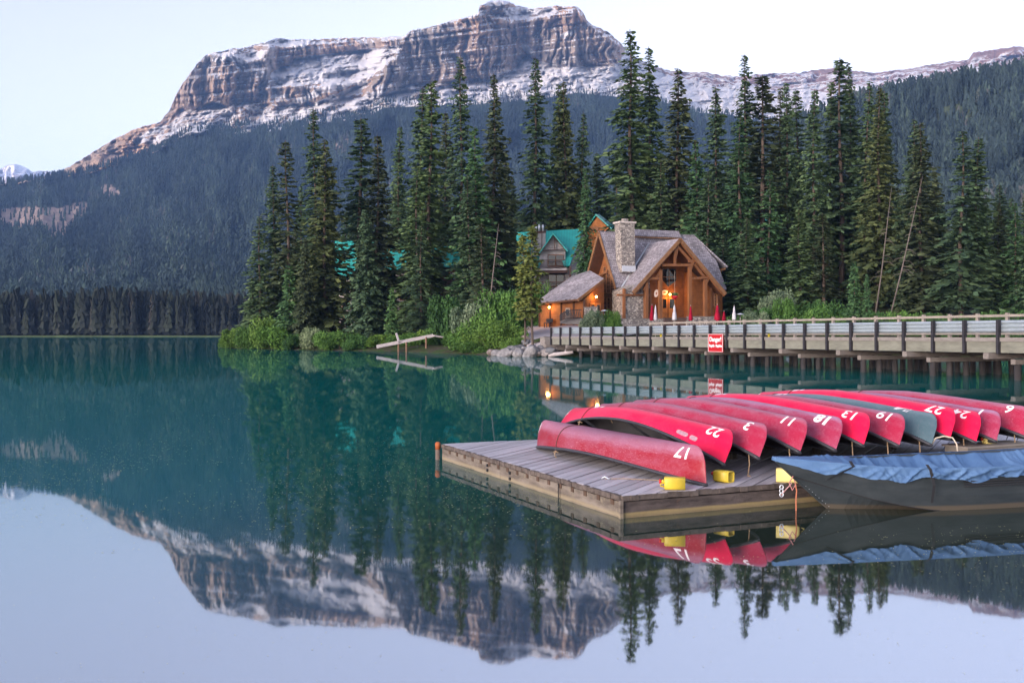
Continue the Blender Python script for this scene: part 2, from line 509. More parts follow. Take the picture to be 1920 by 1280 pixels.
# --- far forests: one mass each, instanced little conifers
def conifer_group(name, mat):
    g = bpy.data.node_groups.new(name, 'GeometryNodeTree')
    g.interface.new_socket('Geometry', in_out='INPUT', socket_type='NodeSocketGeometry')
    g.interface.new_socket('Geometry', in_out='OUTPUT', socket_type='NodeSocketGeometry')
    N, L = g.nodes, g.links
    gi, go = N.new('NodeGroupInput'), N.new('NodeGroupOutput')
    jn = N.new('GeometryNodeJoinGeometry')
    for k, (r0, r1, z0, z1) in enumerate([(.135, .02, .05, .26), (.13, .02, .16, .38), (.115, .015, .28, .50), (.10, .012, .40, .62), (.08, .01, .52, .74), (.06, .008, .64, .86), (.04, .004, .77, 1.0), (.02, .015, 0, .1)]):
        c = N.new('GeometryNodeMeshCone')
        c.fill_type = 'NONE'
        c.inputs['Vertices'].default_value = 8 if k < 7 else 4
        c.inputs['Radius Bottom'].default_value = r0
        c.inputs['Radius Top'].default_value = max(r1, .004)
        c.inputs['Depth'].default_value = z1 - z0
        tr = N.new('GeometryNodeTransform')
        tr.inputs['Translation'].default_value = (0, 0, z0)
        tr.inputs['Rotation'].default_value = (.05 * (k - 1), .04 * (2 - k), k * 1.1)
        L.new(c.outputs[0], tr.inputs[0]); L.new(tr.outputs[0], jn.inputs[0])
    sp = N.new('GeometryNodeSetPosition')       # ragged edges
    nt = N.new('ShaderNodeTexWhiteNoise'); nt.noise_dimensions = '3D'
    ps = N.new('GeometryNodeInputPosition')
    vm = N.new('ShaderNodeVectorMath'); vm.operation = 'SUBTRACT'; vm.inputs[1].default_value = (.5, .5, .5)
    vs = N.new('ShaderNodeVectorMath'); vs.operation = 'SCALE'; vs.inputs['Scale'].default_value = .085
    L.new(ps.outputs[0], nt.inputs['Vector']); L.new(nt.outputs['Color'], vm.inputs[0]); L.new(vm.outputs[0], vs.inputs[0])
    L.new(jn.outputs[0], sp.inputs[0]); L.new(vs.outputs[0], sp.inputs['Offset'])
    sm_ = N.new('GeometryNodeSetMaterial'); sm_.inputs['Material'].default_value = mat
    L.new(sp.outputs[0], sm_.inputs[0])
    ip = N.new('GeometryNodeInstanceOnPoints')
    na = N.new('GeometryNodeInputNamedAttribute'); na.data_type = 'FLOAT_VECTOR'; na.inputs[0].default_value = 'scl'
    nr = N.new('GeometryNodeInputNamedAttribute'); nr.data_type = 'FLOAT_VECTOR'; nr.inputs[0].default_value = 'rot'
    L.new(gi.outputs[0], ip.inputs['Points']); L.new(sm_.outputs[0], ip.inputs['Instance'])
    L.new(na.outputs[0], ip.inputs['Scale']); L.new(nr.outputs[0], ip.inputs['Rotation'])
    L.new(ip.outputs[0], go.inputs[0])
    return g

def forest_mat(name, stops):
    t = NT(name)
    a = t.attr('tint', 'INSTANCER')
    c = t.ramp(a, stops)
    t.color(c); t.rough(.85); t.spec(.1)
    return t.m
FM = forest_mat('far_conifers', [(0, (.018, .030, .034)), (.55, (.031, .050, .052)), (.85, (.045, .072, .064)), (.95, (.06, .092, .072)), (1, (.07, .078, .08))])  # blue-green needles; haze and skylight blue are put into these colours too
FMb = forest_mat('shore_conifers', [(0, (.012, .016, .016)), (.5, (.020, .025, .021)), (.85, (.028, .036, .026)), (1, (.045, .042, .038))])
GFM = conifer_group('far_conifer', FM); GFB = conifer_group('shore_conifer', FMb)
rng = np.random.RandomState(11)
def forest_obj(name, pts, h, tint, group, label, cat='forest', slim=1.0):
    me = bpy.data.meshes.new(name)
    me.vertices.add(len(pts)); me.vertices.foreach_set('co', np.asarray(pts, np.float32).ravel())
    s = np.stack([slim * h * rng.uniform(.8, 1.25, len(h)), slim * h * rng.uniform(.8, 1.25, len(h)), h], 1)
    r = np.stack([rng.uniform(-.05, .05, len(h)), rng.uniform(-.05, .05, len(h)), rng.uniform(0, 6.28, len(h))], 1)
    for nm, dat in (('scl', s), ('rot', r)):
        a = me.attributes.new(nm, 'FLOAT_VECTOR', 'POINT'); a.data.foreach_set('vector', dat.astype(np.float32).ravel())
    fattr(me, 'tint', tint)
    o = new_obj(name, me)
    m = o.modifiers.new('trees', 'NODES'); m.node_group = group
    o['kind'] = 'stuff'; tag(o, label, cat)
    return o
def scatter(XYZg, wgt, n):
    a = XYZg[:-1, :-1]; b = XYZg[1:, :-1]; c = XYZg[:-1, 1:]
    area = np.linalg.norm(np.cross((b - a)[..., :], (c - a)), axis=-1) * wgt[:-1, :-1]
    p = (area / area.sum()).ravel()
    idx = rng.choice(len(p), n, p=p)
    i, j = np.unravel_index(idx, area.shape)
    s, q = rng.rand(n, 1), rng.rand(n, 1)
    A, B, C, E = XYZg[i, j], XYZg[i + 1, j], XYZg[i, j + 1], XYZg[i + 1, j + 1]
    return A * (1 - s) * (1 - q) + B * s * (1 - q) + C * (1 - s) * q + E * s * q, i, j
# slope forest
dens = np.clip(forest, 0, 1) ** 2 * (1 - np.clip(bare * 1.6, 0, 1) * .93) * (U > -380) * (U < 2300)
dens = dens * (1 - np.clip(snow * 1.5, 0, 1) * .8) * (.55 + .9 * fbm(U * .05, V * .08, 3))
dens[:nA] *= smooth(D[:nA], 720, 800)
dens[:nA] *= 1.0 / (.35 + (D[:nA] / 2600.0)) ** .8
pts, i, j = scatter(XYZ, dens, 85000)
green = fbm(U[i, j] * .03, V[i, j] * .03, 3)
hh = rng.uniform(15, 29, len(pts)) * (1 - .5 * smooth(pts[:, 2], 550, 850))
pts[:, 2] -= 1.5
forest_obj('mountain_forest', pts, hh, np.clip(rng.rand(len(pts)) * .6 + (green - .35) * 1.2, 0, 1), GFM, 'dense haze tinted blue green conifer forest covering the mountain slope')
# forest belt on the far shore
n = 6500
xb = rng.uniform(-560, 420, n); yb = DS + 6 + rng.rand(n) ** 1.4 * 190
zb = .6 + (yb - DS) * .012
forest_obj('lakeshore_forest', np.stack([xb, yb, zb], 1), rng.uniform(11, 21, n) + 9 * fbm(xb * .03, yb * .02, 3), rng.rand(n), GFB, 'dark conifer forest lining the far shore of the lake', slim=.8)
# hill forest
W3 = np.ones(U3.shape) * (.6 + .8 * fbm(U3 * .03, V3 * .03, 3)); W3[-2:] = .3
W3 = W3 / (.3 + D3 / 900)
pts, i, j = scatter(XYZ3, W3, 24000)
pts[:, 2] -= 1
forest_obj('hill_forest', pts, rng.uniform(14, 27, len(pts)), np.clip(rng.rand(len(pts)) * .75 + (fbm(U3[i, j] * .02, V3[i, j] * .03, 3) - .4) * 1.1, 0, 1), GFM, 'conifer forest on the hill to the right of the lodge')

# grassy strip along the far shore
mb = MB(); r = random.Random(3); xs = [-620 + k * 8 for k in range(140)]
vs = []; fs = []
for k, x in enumerate(xs):
    y0 = DS - 5 + 2.5 * math.sin(k * .4) + r.uniform(-1.2, 1.2)
    vs += [(x, y0, -.3), (x, y0 + 2.5, .32 + r.uniform(0, .3)), (x, DS + 14, .7)]
for k in range(len(xs) - 1):
    for q in range(2):
        fs.append((k * 3 + q, k * 3 + 3 + q, k * 3 + 4 + q, k * 3 + 1 + q))
mb.add(vs, fs)
bank = mb.build('shore_bank', simple('shore_grass', (.09, .12, .05), .9, .4, .2, .1)); bank['kind'] = 'structure'

# ------------------------------------------------------------------ lake bed and water
mb = MB(); mb.add([(-14000, -3000, -4), (14000, -3000, -4), (14000, 14000, -4), (-14000, 14000, -4)], [(0, 1, 2, 3)])
bed = mb.build('lake_bed', simple('lake_mud', (.10, .11, .08), .9, .4, .05, .1)); bed['kind'] = 'structure'
t = NT('lake_water')
co = t.coord('Object', (1, .45, 1)); co2 = t.coord('Object', (.05, .02, 1))
n1 = t.noise(co, 1.1, 3, .5); n2 = t.noise(t.coord('Object', (1, .35, 1)), .16, 3, .5)
h = t.math('ADD', t.math('MULTIPLY', n1, .35), t.math('MULTIPLY', n2, 1.0))
calm = t.ramp(t.noise(co2, 1.0, 3), [(.35, .35), (.7, 1)])
b = t.node('ShaderNodeBump'); b.inputs['Distance'].default_value = .012
t.link(h, b.inputs['Height']); t.link(t.math('MULTIPLY', calm, .14), b.inputs['Strength'])
dif = t.node('ShaderNodeBsdfDiffuse')
sep = t.node('ShaderNodeSeparateXYZ'); tcw = t.node('ShaderNodeTexCoord'); t.link(tcw.outputs['Object'], sep.inputs[0])
deep = t.mix(t.ramp(t.noise(co2, .6, 3), [(.3, 0), (.7, 1)]), (.002, .088, .088), (.004, .12, .104))
near = t.mix(t.ramp(n2, [(.35, 0), (.65, 1)]), (.022, .034, .026), (.03, .042, .03))     # clear shallows by the dock over a dark bed
fz = t.node('ShaderNodeMapRange'); fz.interpolation_type = 'SMOOTHSTEP'
fz.inputs['From Min'].default_value = 8; fz.inputs['From Max'].default_value = 24
t.link(t.math('SUBTRACT', sep.outputs['Y'], t.math('MULTIPLY', sep.outputs['X'], 1.2)), fz.inputs['Value'])
t.link(t.mix(fz.outputs[0], near, deep), dif.inputs['Color'])
gl = t.node('ShaderNodeBsdfGlossy'); gl.inputs['Roughness'].default_value = .025; gl.inputs['Color'].default_value = (.88, .92, .97, 1)
t.link(b.outputs[0], gl.inputs['Normal'])
fr = t.node('ShaderNodeFresnel'); fr.inputs['IOR'].default_value = 9.0
mx = t.node('ShaderNodeMixShader')
t.link(t.math('MINIMUM', fr.outputs[0], .80), mx.inputs[0]); t.link(dif.outputs[0], mx.inputs[1]); t.link(gl.outputs[0], mx.inputs[2])
t.link(mx.outputs[0], t.out.inputs['Surface'])
WATER = t.m
mb = MB(); mb.add([(-3000, -400, 0), (3000, -400, 0), (3000, 640, 0), (-3000, 640, 0)], [(0, 1, 2, 3)])
water = mb.build('lake_water', WATER); water['kind'] = 'structure'
# ------------------------------------------------------------------ peninsula ground, road, rocks
SHORE = [(-49, 172), (-46, 163), (-33, 148), (-26, 142), (-19, 137), (-12, 128), (-7, 120), (-3, 113), (0, 108), (3, 106.2), (7, 107), (10, 112), (20, 116), (35, 112), (50, 104), (75, 92), (110, 84),
         (200, 80), (420, 90), (420, 460), (120, 460), (0, 340), (-35, 255), (-52, 195)]
def shore_dist(X, Y):
    X = np.asarray(X, float); Y = np.asarray(Y, float)
    best = np.full(X.shape, 1e9); n = len(SHORE)
    for k in range(n):
        x0, y0 = SHORE[k]; x1, y1 = SHORE[(k + 1) % n]
        dx, dy = x1 - x0, y1 - y0
        tt = np.clip(((X - x0) * dx + (Y - y0) * dy) / (dx * dx + dy * dy), 0, 1)
        best = np.minimum(best, np.hypot(X - x0 - tt * dx, Y - y0 - tt * dy))
    return np.where(inpoly(X, Y, SHORE), best, -best)
def ground_z(X, Y):
    d = shore_dist(X, Y)
    e = smooth(X, -8, 4)
    back = smooth(Y, 148, 185) * smooth(d, 16, 40)
    zin = back * 4.5 + .12 + smooth(d, 0, 5) * (.7 + 1.1 * e) + smooth(d, 5, 36) * (1.3 + 1.4 * e) + (fbm(np.asarray(X) * .25, np.asarray(Y) * .25, 3) - .5) * .5 * smooth(d, 0, 3)
    return np.where(d > 0, zin, np.maximum(-3.2, .12 + d * .5))
def gz(x, y):
    return float(ground_z(np.array([x]), np.array([y]))[0])

gx = np.concatenate([np.arange(-66, 60, 1.2), np.arange(60, 421, 6.0)]); gy = np.concatenate([np.arange(78, 200, 1.2), np.arange(200, 465, 6.0)])
GX, GY = np.meshgrid(gx, gy)
me = np_mesh('ground', np.stack([GX, GY, ground_z(GX, GY)], -1).reshape(-1, 3), grid_faces(len(gy), len(gx)))
t = NT('shore_ground')
co = t.coord('Object'); n1 = t.noise(co, .6, 5); n2 = t.noise(co, 4, 4)
g = t.mix(t.ramp(n1, [(.42, 0), (.58, 1)]), (.06, .052, .04), (.04, .07, .02))
t.color(t.mix(1.0, g, t.ramp(n2, [(.3, .6), (.7, 1.4)]), 'MULTIPLY')); t.rough(.95); t.spec(.1); t.bump(n2, .6, .1)
ground = new_obj('ground', me, t.m, smooth=True); ground['kind'] = 'structure'

ROAD = [(1.5, 109), (6.5, 108.6), (10, 113), (15, 125), (17.5, 131), (12, 133), (7, 137.5), (3, 144), (-3, 158), (-14, 158), (-5.5, 142), (-2.2, 130), (-.6, 120)]
rx = np.arange(-16, 20, .4); ry = np.arange(106, 162, .4); RX, RY = np.meshgrid(rx, ry)
wob = (fbm(RX * .5, RY * .5, 2) - .5) * 1.2
ins = inpoly(RX + wob, RY + wob, ROAD)
RZ = ground_z(RX, RY) + .09
RZ = boxblur(RZ, 4, 4) + .05
F = grid_faces(len(ry), len(rx)); keep = ins.ravel()[F].all(1); F = F[keep]
uq, inv = np.unique(F, return_inverse=True)
me = np_mesh('road', np.stack([RX, RY, RZ], -1).reshape(-1, 3)[uq], inv.reshape(F.shape))
road = new_obj('road', me, simple('road_gravel', (.37, .34, .35), .9, .16, .5, .15, bump=.3), smooth=True); road['kind'] = 'structure'

def rock_mesh(seed, s=1.0):
    r = np.random.RandomState(seed)
    bm = bmesh.new(); bmesh.ops.create_icosphere(bm, subdivisions=2, radius=1)
    pl = [(Vector(r.normal(size=3)).normalized(), r.uniform(.55, .92)) for _ in range(11)]
    for v in bm.verts:
        p = v.co.copy()
        for n, d in pl:
            k = p.dot(n)
            if k > d: p -= n * (k - d)
        v.co = Vector((p.x * 1.2, p.y * .95, p.z * .8)) * s
    me = bpy.data.meshes.new('boulder'); bm.to_mesh(me); bm.free()
    return me
t = NT('boulder_stone')
co = t.coord('Object'); oi = t.node('ShaderNodeObjectInfo')
base = t.ramp(oi.outputs['Random'], [(0, (.11, .12, .135)), (.35, (.19, .19, .20)), (.65, (.25, .25, .26)), (.85, (.22, .175, .15)), (1, (.15, .15, .165))])
k = t.ramp(t.noise(co, 2.2, 6, .65), [(.35, .6), (.6, 1.1), (.72, 1.5)])
t.color(t.mix(1.0, base, k, 'MULTIPLY')); t.rough(.85); t.spec(.2); t.bump(t.noise(co, 6, 5), .5, .06)
ROCKM = t.m
RK = [rock_mesh(s) for s in range(6)]
for m_ in RK: m_.materials.append(ROCKM)
r = random.Random(5)
def boulder(x, y, z, s, label, group):
    o = bpy.data.objects.new('boulder', r.choice(RK)); COL.objects.link(o)
    o.location = (x, y, z); o.scale = (s * r.uniform(.85, 1.2), s * r.uniform(.85, 1.1), s * r.uniform(.8, 1.1))
    o.rotation_euler = (r.uniform(-.4, .4), r.uniform(-.4, .4), r.uniform(0, 6.28))
    tag(o, label, 'boulder', group); return o
big = [(1.9, 106.3, 1.0), (3.6, 106.7, 1.05), (2.9, 107.9, .9), (4.4, 107.2, .8), (.7, 106.9, .75), (-.6, 108.0, .8), (1.0, 108.3, .7)]
BL = ['big rounded boulder standing in the water below the road', 'biggest grey boulder leaning towards the bridge end', 'large boulder lying on top of the two biggest ones', 'large boulder touching the bridge abutment', 'broad boulder left of the one in the water', 'boulder under the first shore shrub at the rocks', 'boulder at the foot of the young spruces']
for (x, y, s), lb in zip(big, BL):
    boulder(x, y, max(.2, gz(x, y) - .35) + s * .2, s, lb, 'large boulders at the bridge end')
small = 0
while small < 52:
    x, y = r.uniform(-2.6, 4.6), r.uniform(106.2, 112.5)
    dd = float(shore_dist(np.array([x]), np.array([y]))[0])
    if not (-.4 < dd < 4.2) or (x > 1.6 and y > 109.5): continue
    s = r.uniform(.3, .72)
    boulder(x, y, gz(x, y) + s * .4, s, 'small riprap stone on the bank below the gravel road', 'small riprap stones below the road'); small += 1
for x, y, s in [(9.5, 111.4, .6), (14.5, 114.6, .7), (17.5, 115.4, .9), (24, 115.2, .7), (31, 113.2, .6)]:
    boulder(x, y - .4, .25 + s * .3, s, 'pale boulder on the bank behind the bridge piles', 'boulders on the bank behind the bridge')

# ------------------------------------------------------------------ bridge
BX0, BY0 = 4.28, 107.0
BD = Vector((.00822 * 107, -.01963 * 107, 0)); BS = BD.length; BD.normalize()      # along the bridge, away from the left bank
BN = Vector((-BD.y, BD.x, 0)); BW = 7.4
if BN.y < 0: BN = -BN
def BR(i, w, z):
    """post index i along the bridge, w metres across from the lake side"""
    p = Vector((BX0, BY0, 0)) + BD * (i * BS) + BN * w
    return Vector((p.x, p.y, z))
def btop(i):
    return 3.05 + .2 * min(i, 26) / 25.0 - .012 * max(0, i - 26)
M_steel = simple('galvanised_steel', (.33, .39, .43), .42, .12, 6, .5, metal=.35)
M_post = simple('dark_bridge_post', (.022, .021, .026), .6, .4, 5, .3)
M_beam = simple('green_treated_timber', (.165, .172, .145), .85, .28, 1.2, .2, (1, 1, 4), .3)
M_curb = simple('weathered_timber', (.19, .178, .168), .85, .3, 2, .2, (1, 1, 5), .3)
M_cap = simple('grey_cap_timber', (.17, .155, .145), .85, .3, 2.5, .2, (1, 1, 3), .4)
M_pile = simple('dark_pile', (.035, .033, .035), .8, .45, 2.5, .25, (1, 1, .4), .4)
M_rail = simple('pale_rail_timber', (.235, .215, .19), .8, .25, 2, .2, (1, 1, 3), .2)
M_dark = simple('dark_bolt', (.02, .02, .022), .5, .2, 8, .4)
bridge = empty('bridge', BR(0, 0, 0))
tag(bridge, 'timber road bridge on piles with corrugated steel guardrail and black posts', 'bridge')
binv = Matrix.Translation(-bridge.location)
def bb(mb, name, mat, smooth_=False, parent=None):
    mb.v = [tuple(Vector(p) - bridge.location) for p in mb.v]
    return mb.build(name, mat, parent or bridge, smooth_)
NP = 30
FWD = -BN
def ang(d): return Matrix((d, Vector((-d.y, d.x, 0)), Vector((0, 0, 1)))).transposed()
MB_ = ang(BD)
for i in range(NP):
    z = btop(i)
    bb(MB().box(BR(i, -.16, z - .915), (.16, .2, 1.83), MB_), 'post', M_post)
    # corrugated guardrail bay
    if i < NP - 1:
        prof = []
        for k in range(25):
            q = k / 24; prof.append((-.03 + .065 * math.cos(q * 6 * math.pi), -.03 - q * .66))
        vs, fs = [], []
        for e in (0.0, 1.0):
            for (w_, dz) in prof:
                vs.append(BR(i + e, w_ + .08, btop(i + e) + dz))
        n = len(prof)
        fs = [(k, k + 1, n + k + 1, n + k) for k in range(n - 1)]
        bb(MB().add(vs, fs), 'guardrail', M_steel, True)
        m = MB()
        zc0, zc1 = btop(i) - 1.0, btop(i + 1) - 1.0
        m.bar(BR(i, -.02, zc0 - .06), BR(i + .985, -.02, zc1 - .06), .26, .22)
        bb(m, 'curb_timber', M_curb)
        m = MB(); m.bar(BR(i, 0, zc0 - .475), BR(i + .992, 0, zc1 - .475), .14, .60)
        bb(m, 'fascia_beam', M_beam)
m = MB()
vs = []
for i in range(NP):
    for w_, dz in ((.1, -1.12), (BW + .1, -1.12), (BW + .1, -1.35), (.1, -1.35)):
        vs.append(BR(i, w_, btop(i) + dz))
fs = []
for i in range(NP - 1):
    for k in range(4):
        fs.append((i * 4 + k, i * 4 + (k + 1) % 4, i * 4 + 4 + (k + 1) % 4, i * 4 + 4 + k))
m.add(vs, fs); bb(m, 'deck', M_cap)
for w_ in (1.2, 2.6, 4.0, 5.4, BW):
    m = MB()
    for i in range(NP - 1):
        m.bar(BR(i, w_, btop(i) - 1.6), BR(i + 1, w_, btop(i + 1) - 1.6), .2, .48)
    bb(m, 'stringer', M_pile)
for ci in [-.2, 2.0, 4.3, 6.95, 9.5, 12.05, 14.6, 17.15, 19.75, 22.3, 24.9, 27.5]:
    zb = btop(ci) - 1.80
    m = MB(); m.bar(BR(ci - .16, -.42, zb - .15), BR(ci - .16, BW + .3, zb - .15), .36, .32); bb(m, 'cap_beam', M_cap)
    m = MB(); m.bar(BR(ci + .32, .35, zb - .46), BR(ci + .32, BW - .2, zb - .46), .3, .28); bb(m, 'cap_beam', M_cap)
    for k, w_ in enumerate((.7, 2.0, 3.3, 4.6, 5.9, 7.0)):
        m = MB(); m.tube([BR(ci + .32 + .04 * k, w_, -3.5), BR(ci + .32, w_, zb - .58)], [.2, .18], 10); bb(m, 'pile', M_pile, True)
# close pile row added under the far side to darken the space below deck
for k in range(62):
    q = 1.2 + k * .44
    m = MB(); m.tube([BR(q, 6.5 + .25 * (k % 3), -3.2), BR(q, 6.5 + .25 * (k % 3), btop(q) - 1.7)], [.21, .19], 8); bb(m, 'dark_pile', M_pile, True)
# far railing
for i in range(3, NP):
    q = i + .35
    z = btop(q)
    bb(MB().box(BR(q, BW, z - .45), (.19, .19, 2.0), MB_), 'rail_post', M_rail)
    bb(MB().box(BR(q, BW, z + .565), (.22, .22, .03), MB_), 'post_cap', M_dark)
    if i < NP - 1:
        m = MB(); m.bar(BR(q, BW - .13, z + .38), BR(q + 1, BW - .13, btop(q + 1) + .38), .06, .16); bb(m, 'handrail', M_rail)
        m = MB(); m.bar(BR(q, BW - .14, z - .75), BR(q + 1, BW - .14, btop(q + 1) - .75), .05, .12); bb(m, 'lower_rail', M_rail)
for i in range(12, 28):
    m = MB()
    for k in range(1, 12):
        q = i + .35 + k / 12
        m.tube([BR(q, BW - .1, btop(q) - .72), BR(q, BW - .1, btop(q) + .32)], .014, 4)
    o = bb(m, 'baluster', M_dark); o['kind'] = 'stuff'
# bare bank abutment
m = MB(); m.box(BR(-.75, 2.8, 1.05), (1.2, 6.4, 2.0), MB_); bb(m, 'abutment', M_curb)

# markers and danger sign
for ci, lab in ((8.9, 'yellow marker post behind the guardrail left of the red sign'), (15.6, 'yellow marker post behind the guardrail right of the red sign')):
    base = BR(ci, 1.0, btop(ci) - 1.15)
    mk = empty('marker_post', base); tag(mk, lab, 'marker post')
    MB().lathe([(.09, 0), (.09, .5), (.07, .56)], n=12).build('tube', simple('yellow_marker', (.62, .50, .03), .5, .1), mk, True)
    MB().lathe([(.15, 0), (.15, .03), (.1, .05)], n=12).build('base', M_dark, mk, True)

def text_mesh(s, size, extrude=0.004, bold=0.0, align='CENTER', shear=0.0):
    cu = bpy.data.curves.new('lettering', 'FONT'); cu.body = s; cu.size = size; cu.extrude = extrude; cu.offset = bold
    cu.align_x = align; cu.align_y = 'CENTER'; cu.shear = shear; cu.resolution_u = 4
    ob = bpy.data.objects.new('lettering', cu); COL.objects.link(ob)
    dg = bpy.context.evaluated_depsgraph_get(); dg.update()
    me = bpy.data.meshes.new_from_object(ob.evaluated_get(dg))
    bpy.data.objects.remove(ob); bpy.data.curves.remove(cu)
    return me
M_red = simple('sign_red', (.36, .004, .008), .5, .06, 3, .3)
M_white = simple('white_paint', (.80, .80, .82), .5, .05, 3, .3)
si = 13.45
sc_ = BR(si, -.34, btop(si) - 1.42)
sign = empty('danger_sign', sc_, math.atan2(BD.y, BD.x)); tag(sign, 'red danger sign with white lettering fixed to the bridge side', 'sign')
MB().box((0, 0, 0), (2.02, .03, 1.42)).build('panel', M_red, sign)
fr_ = MB()
for a_, b_ in (((-.97, -.67), (.97, -.67)), ((.97, -.67), (.97, .67)), ((.97, .67), (-.97, .67)), ((-.97, .67), (-.97, -.67))):
    fr_.bar((a_[0], -.022, a_[1]), (b_[0], -.022, b_[1]), .02, .05, (0, 1, 0))
fr_.build('border', M_white, sign)
for tx, x, z, sz in (('Danger!', .0, .27, .50), ('Rapids', -.49, -.22, .27), ('Rapides', .47, -.22, .27)):
    o = new_obj('lettering', text_mesh(tx, sz, .006, .012), M_white, sign)
    o.location = (x, -.024, z); o.rotation_euler = (math.pi / 2, 0, 0)
# ------------------------------------------------------------------ lodge
def wood(name, c, sc=2.0, line=0.0, stretch=(1, 1, 1), axis=2):
    t = NT(name)
    co = t.coord('Object', stretch)
    k = t.ramp(t.noise(co, sc, 6, .6, .4), [(.25, .62), (.5, 1.0), (.8, 1.35)])
    c_ = t.mix(1.0, c, k, 'MULTIPLY')
    if line:
        sp = t.node('ShaderNodeSeparateXYZ'); tc = t.node('ShaderNodeTexCoord'); t.link(tc.outputs['Object'], sp.inputs[0])
        m = t.math('FRACT', t.math('MULTIPLY', sp.outputs[axis], 1 / line))
        g = t.ramp(m, [(0, .25), (.08, 1), (.92, 1), (1, .25)])
        c_ = t.mix(.75, c_, g, 'MULTIPLY')
        t.bump(g, .8, .04)
    t.color(c_); t.rough(.7); t.spec(.25)
    return t.m
M_timber = wood('timber_frame', (.17, .072, .03), 1.2, 0, (1, 1, .3))
M_trim = wood('fascia_wood', (.185, .095, .045), 1.5)
M_log = wood('log_siding', (.22, .08, .024), 1.5, .24)
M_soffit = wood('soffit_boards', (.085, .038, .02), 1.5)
M_glass = NT('window_glass'); M_glass.color((.012, .016, .02)); M_glass.rough(.06); M_glass.spec(.6); M_glass = M_glass.m
M_frame = simple('window_frame_wood', (.27, .12, .05), .6, .2)

t = NT('cedar_shingles')
uv = t.coord('UV')
br = t.node('ShaderNodeTexBrick'); t.link(uv, br.inputs['Vector'])
br.inputs['Scale'].default_value = 1.0; br.inputs['Brick Width'].default_value = .34; br.inputs['Row Height'].default_value = .30
br.inputs['Mortar Size'].default_value = .022; br.inputs['Mortar Smooth'].default_value = .3; br.offset = .5; br.inputs['Bias'].default_value = 0
br.inputs['Color1'].default_value = (.18, .17, .19, 1); br.inputs['Color2'].default_value = (.33, .31, .345, 1); br.inputs['Mortar'].default_value = (.06, .055, .065, 1)
n = t.ramp(t.noise(t.coord('Object'), .5, 5), [(.3, .72), (.7, 1.2)])
t.color(t.mix(1.0, br.outputs['Color'], n, 'MULTIPLY')); t.rough(.85); t.spec(.2)
t.bump(br.outputs['Fac'], -.8, .04)
M_shingle = t.m
def roofmat(name, c):
    t = NT(name)
    uv = t.coord('UV'); sp = t.node('ShaderNodeSeparateXYZ'); t.link(uv, sp.inputs[0])
    m = t.ramp(t.math('FRACT', t.math('MULTIPLY', sp.outputs[0], 2.2)), [(0, .55), (.1, 1), (.9, 1), (1, .55)])
    n = t.ramp(t.noise(t.coord('Object'), .6, 4), [(.3, .85), (.7, 1.12)])
    t.color(t.mix(1.0, t.mix(1.0, c, m, 'MULTIPLY'), n, 'MULTIPLY')); t.rough(.45); t.spec(.4); t.bump(m, .5, .04)
    return t.m
M_teal = roofmat('teal_metal_roof', (.03, .36, .33))
t = NT('river_stone')
co = t.coord('Object', (1, 1, 1.25)); vo = t.node('ShaderNodeTexVoronoi'); vo.inputs['Scale'].default_value = 4.2; t.link(co, vo.inputs['Vector'])
v2 = t.node('ShaderNodeTexVoronoi'); v2.feature = 'DISTANCE_TO_EDGE'; v2.inputs['Scale'].default_value = 4.2; t.link(co, v2.inputs['Vector'])
sr = t.node('ShaderNodeSeparateColor'); t.link(vo.outputs['Color'], sr.inputs[0])
c_ = t.ramp(sr.outputs[0], [(0, (.13, .12, .12)), (.35, (.22, .20, .19)), (.7, (.33, .30, .27)), (1, (.46, .43, .40))])
e = t.ramp(v2.outputs['Distance'], [(0, .35), (.09, 1)])
t.color(t.mix(1.0, c_, e, 'MULTIPLY')); t.rough(.85); t.bump(e, .9, .06)
M_stone = t.m
M_flash = simple('metal_flashing', (.55, .6, .66), .35, .1, 4, .5, metal=.5)

class Frame:
    """building frame: a along the ridge, c to the back, z up"""
    def __init__(self, o, th):
        self.o = Vector(o); self.A = Vector((math.cos(th), math.sin(th), 0)); self.C = Vector((-math.sin(th), math.cos(th), 0)); self.th = th
    def __call__(self, a, c, z):           # local coordinates of the parent Empty
        return Vector((a, c, z))
    def onC(self, c, u, v):
        k = (u - U0) / FPX; p = self.o + self.C * c
        a = (k * p.y - p.x) / (self.A.x - k * self.A.y); y = p.y + a * self.A.y
        return a, CAM_H + (V0 - v) / FPX * y - self.o.z
    def onA(self, a, u, v):
        k = (u - U0) / FPX; p = self.o + self.A * a
        c = (k * p.y - p.x) / (self.C.x - k * self.C.y); y = p.y + c * self.C.y
        return c, CAM_H + (V0 - v) / FPX * y - self.o.z

def slab(name, pts, th, mats, parent):
    """flat roof plane of thickness th below pts, with UVs in metres (along the eave, up the slope)"""
    pts = [Vector(p) for p in pts]
    n = Vector((0, 0, 0))
    for k in range(len(pts)):
        a, b = pts[k], pts[(k + 1) % len(pts)]
        n += Vector(((a.y - b.y) * (a.z + b.z), (a.z - b.z) * (a.x + b.x), (a.x - b.x) * (a.y + b.y)))
    n.normalize()
    if n.z < 0: n = -n
    m = MB().prism(pts, -n * th)
    me = m.mesh(name)
    e = Vector((0, 0, 1)).cross(n)
    e = e.normalized() if e.length > 1e-4 else Vector((1, 0, 0)); f = n.cross(e)
    uvl = me.uv_layers.new(name='uv')
    for lp in me.loops:
        p = me.vertices[lp.vertex_index].co
        uvl.data[lp.index].uv = (p.dot(e), p.dot(f))
    return new_obj(name, me, mats, parent)

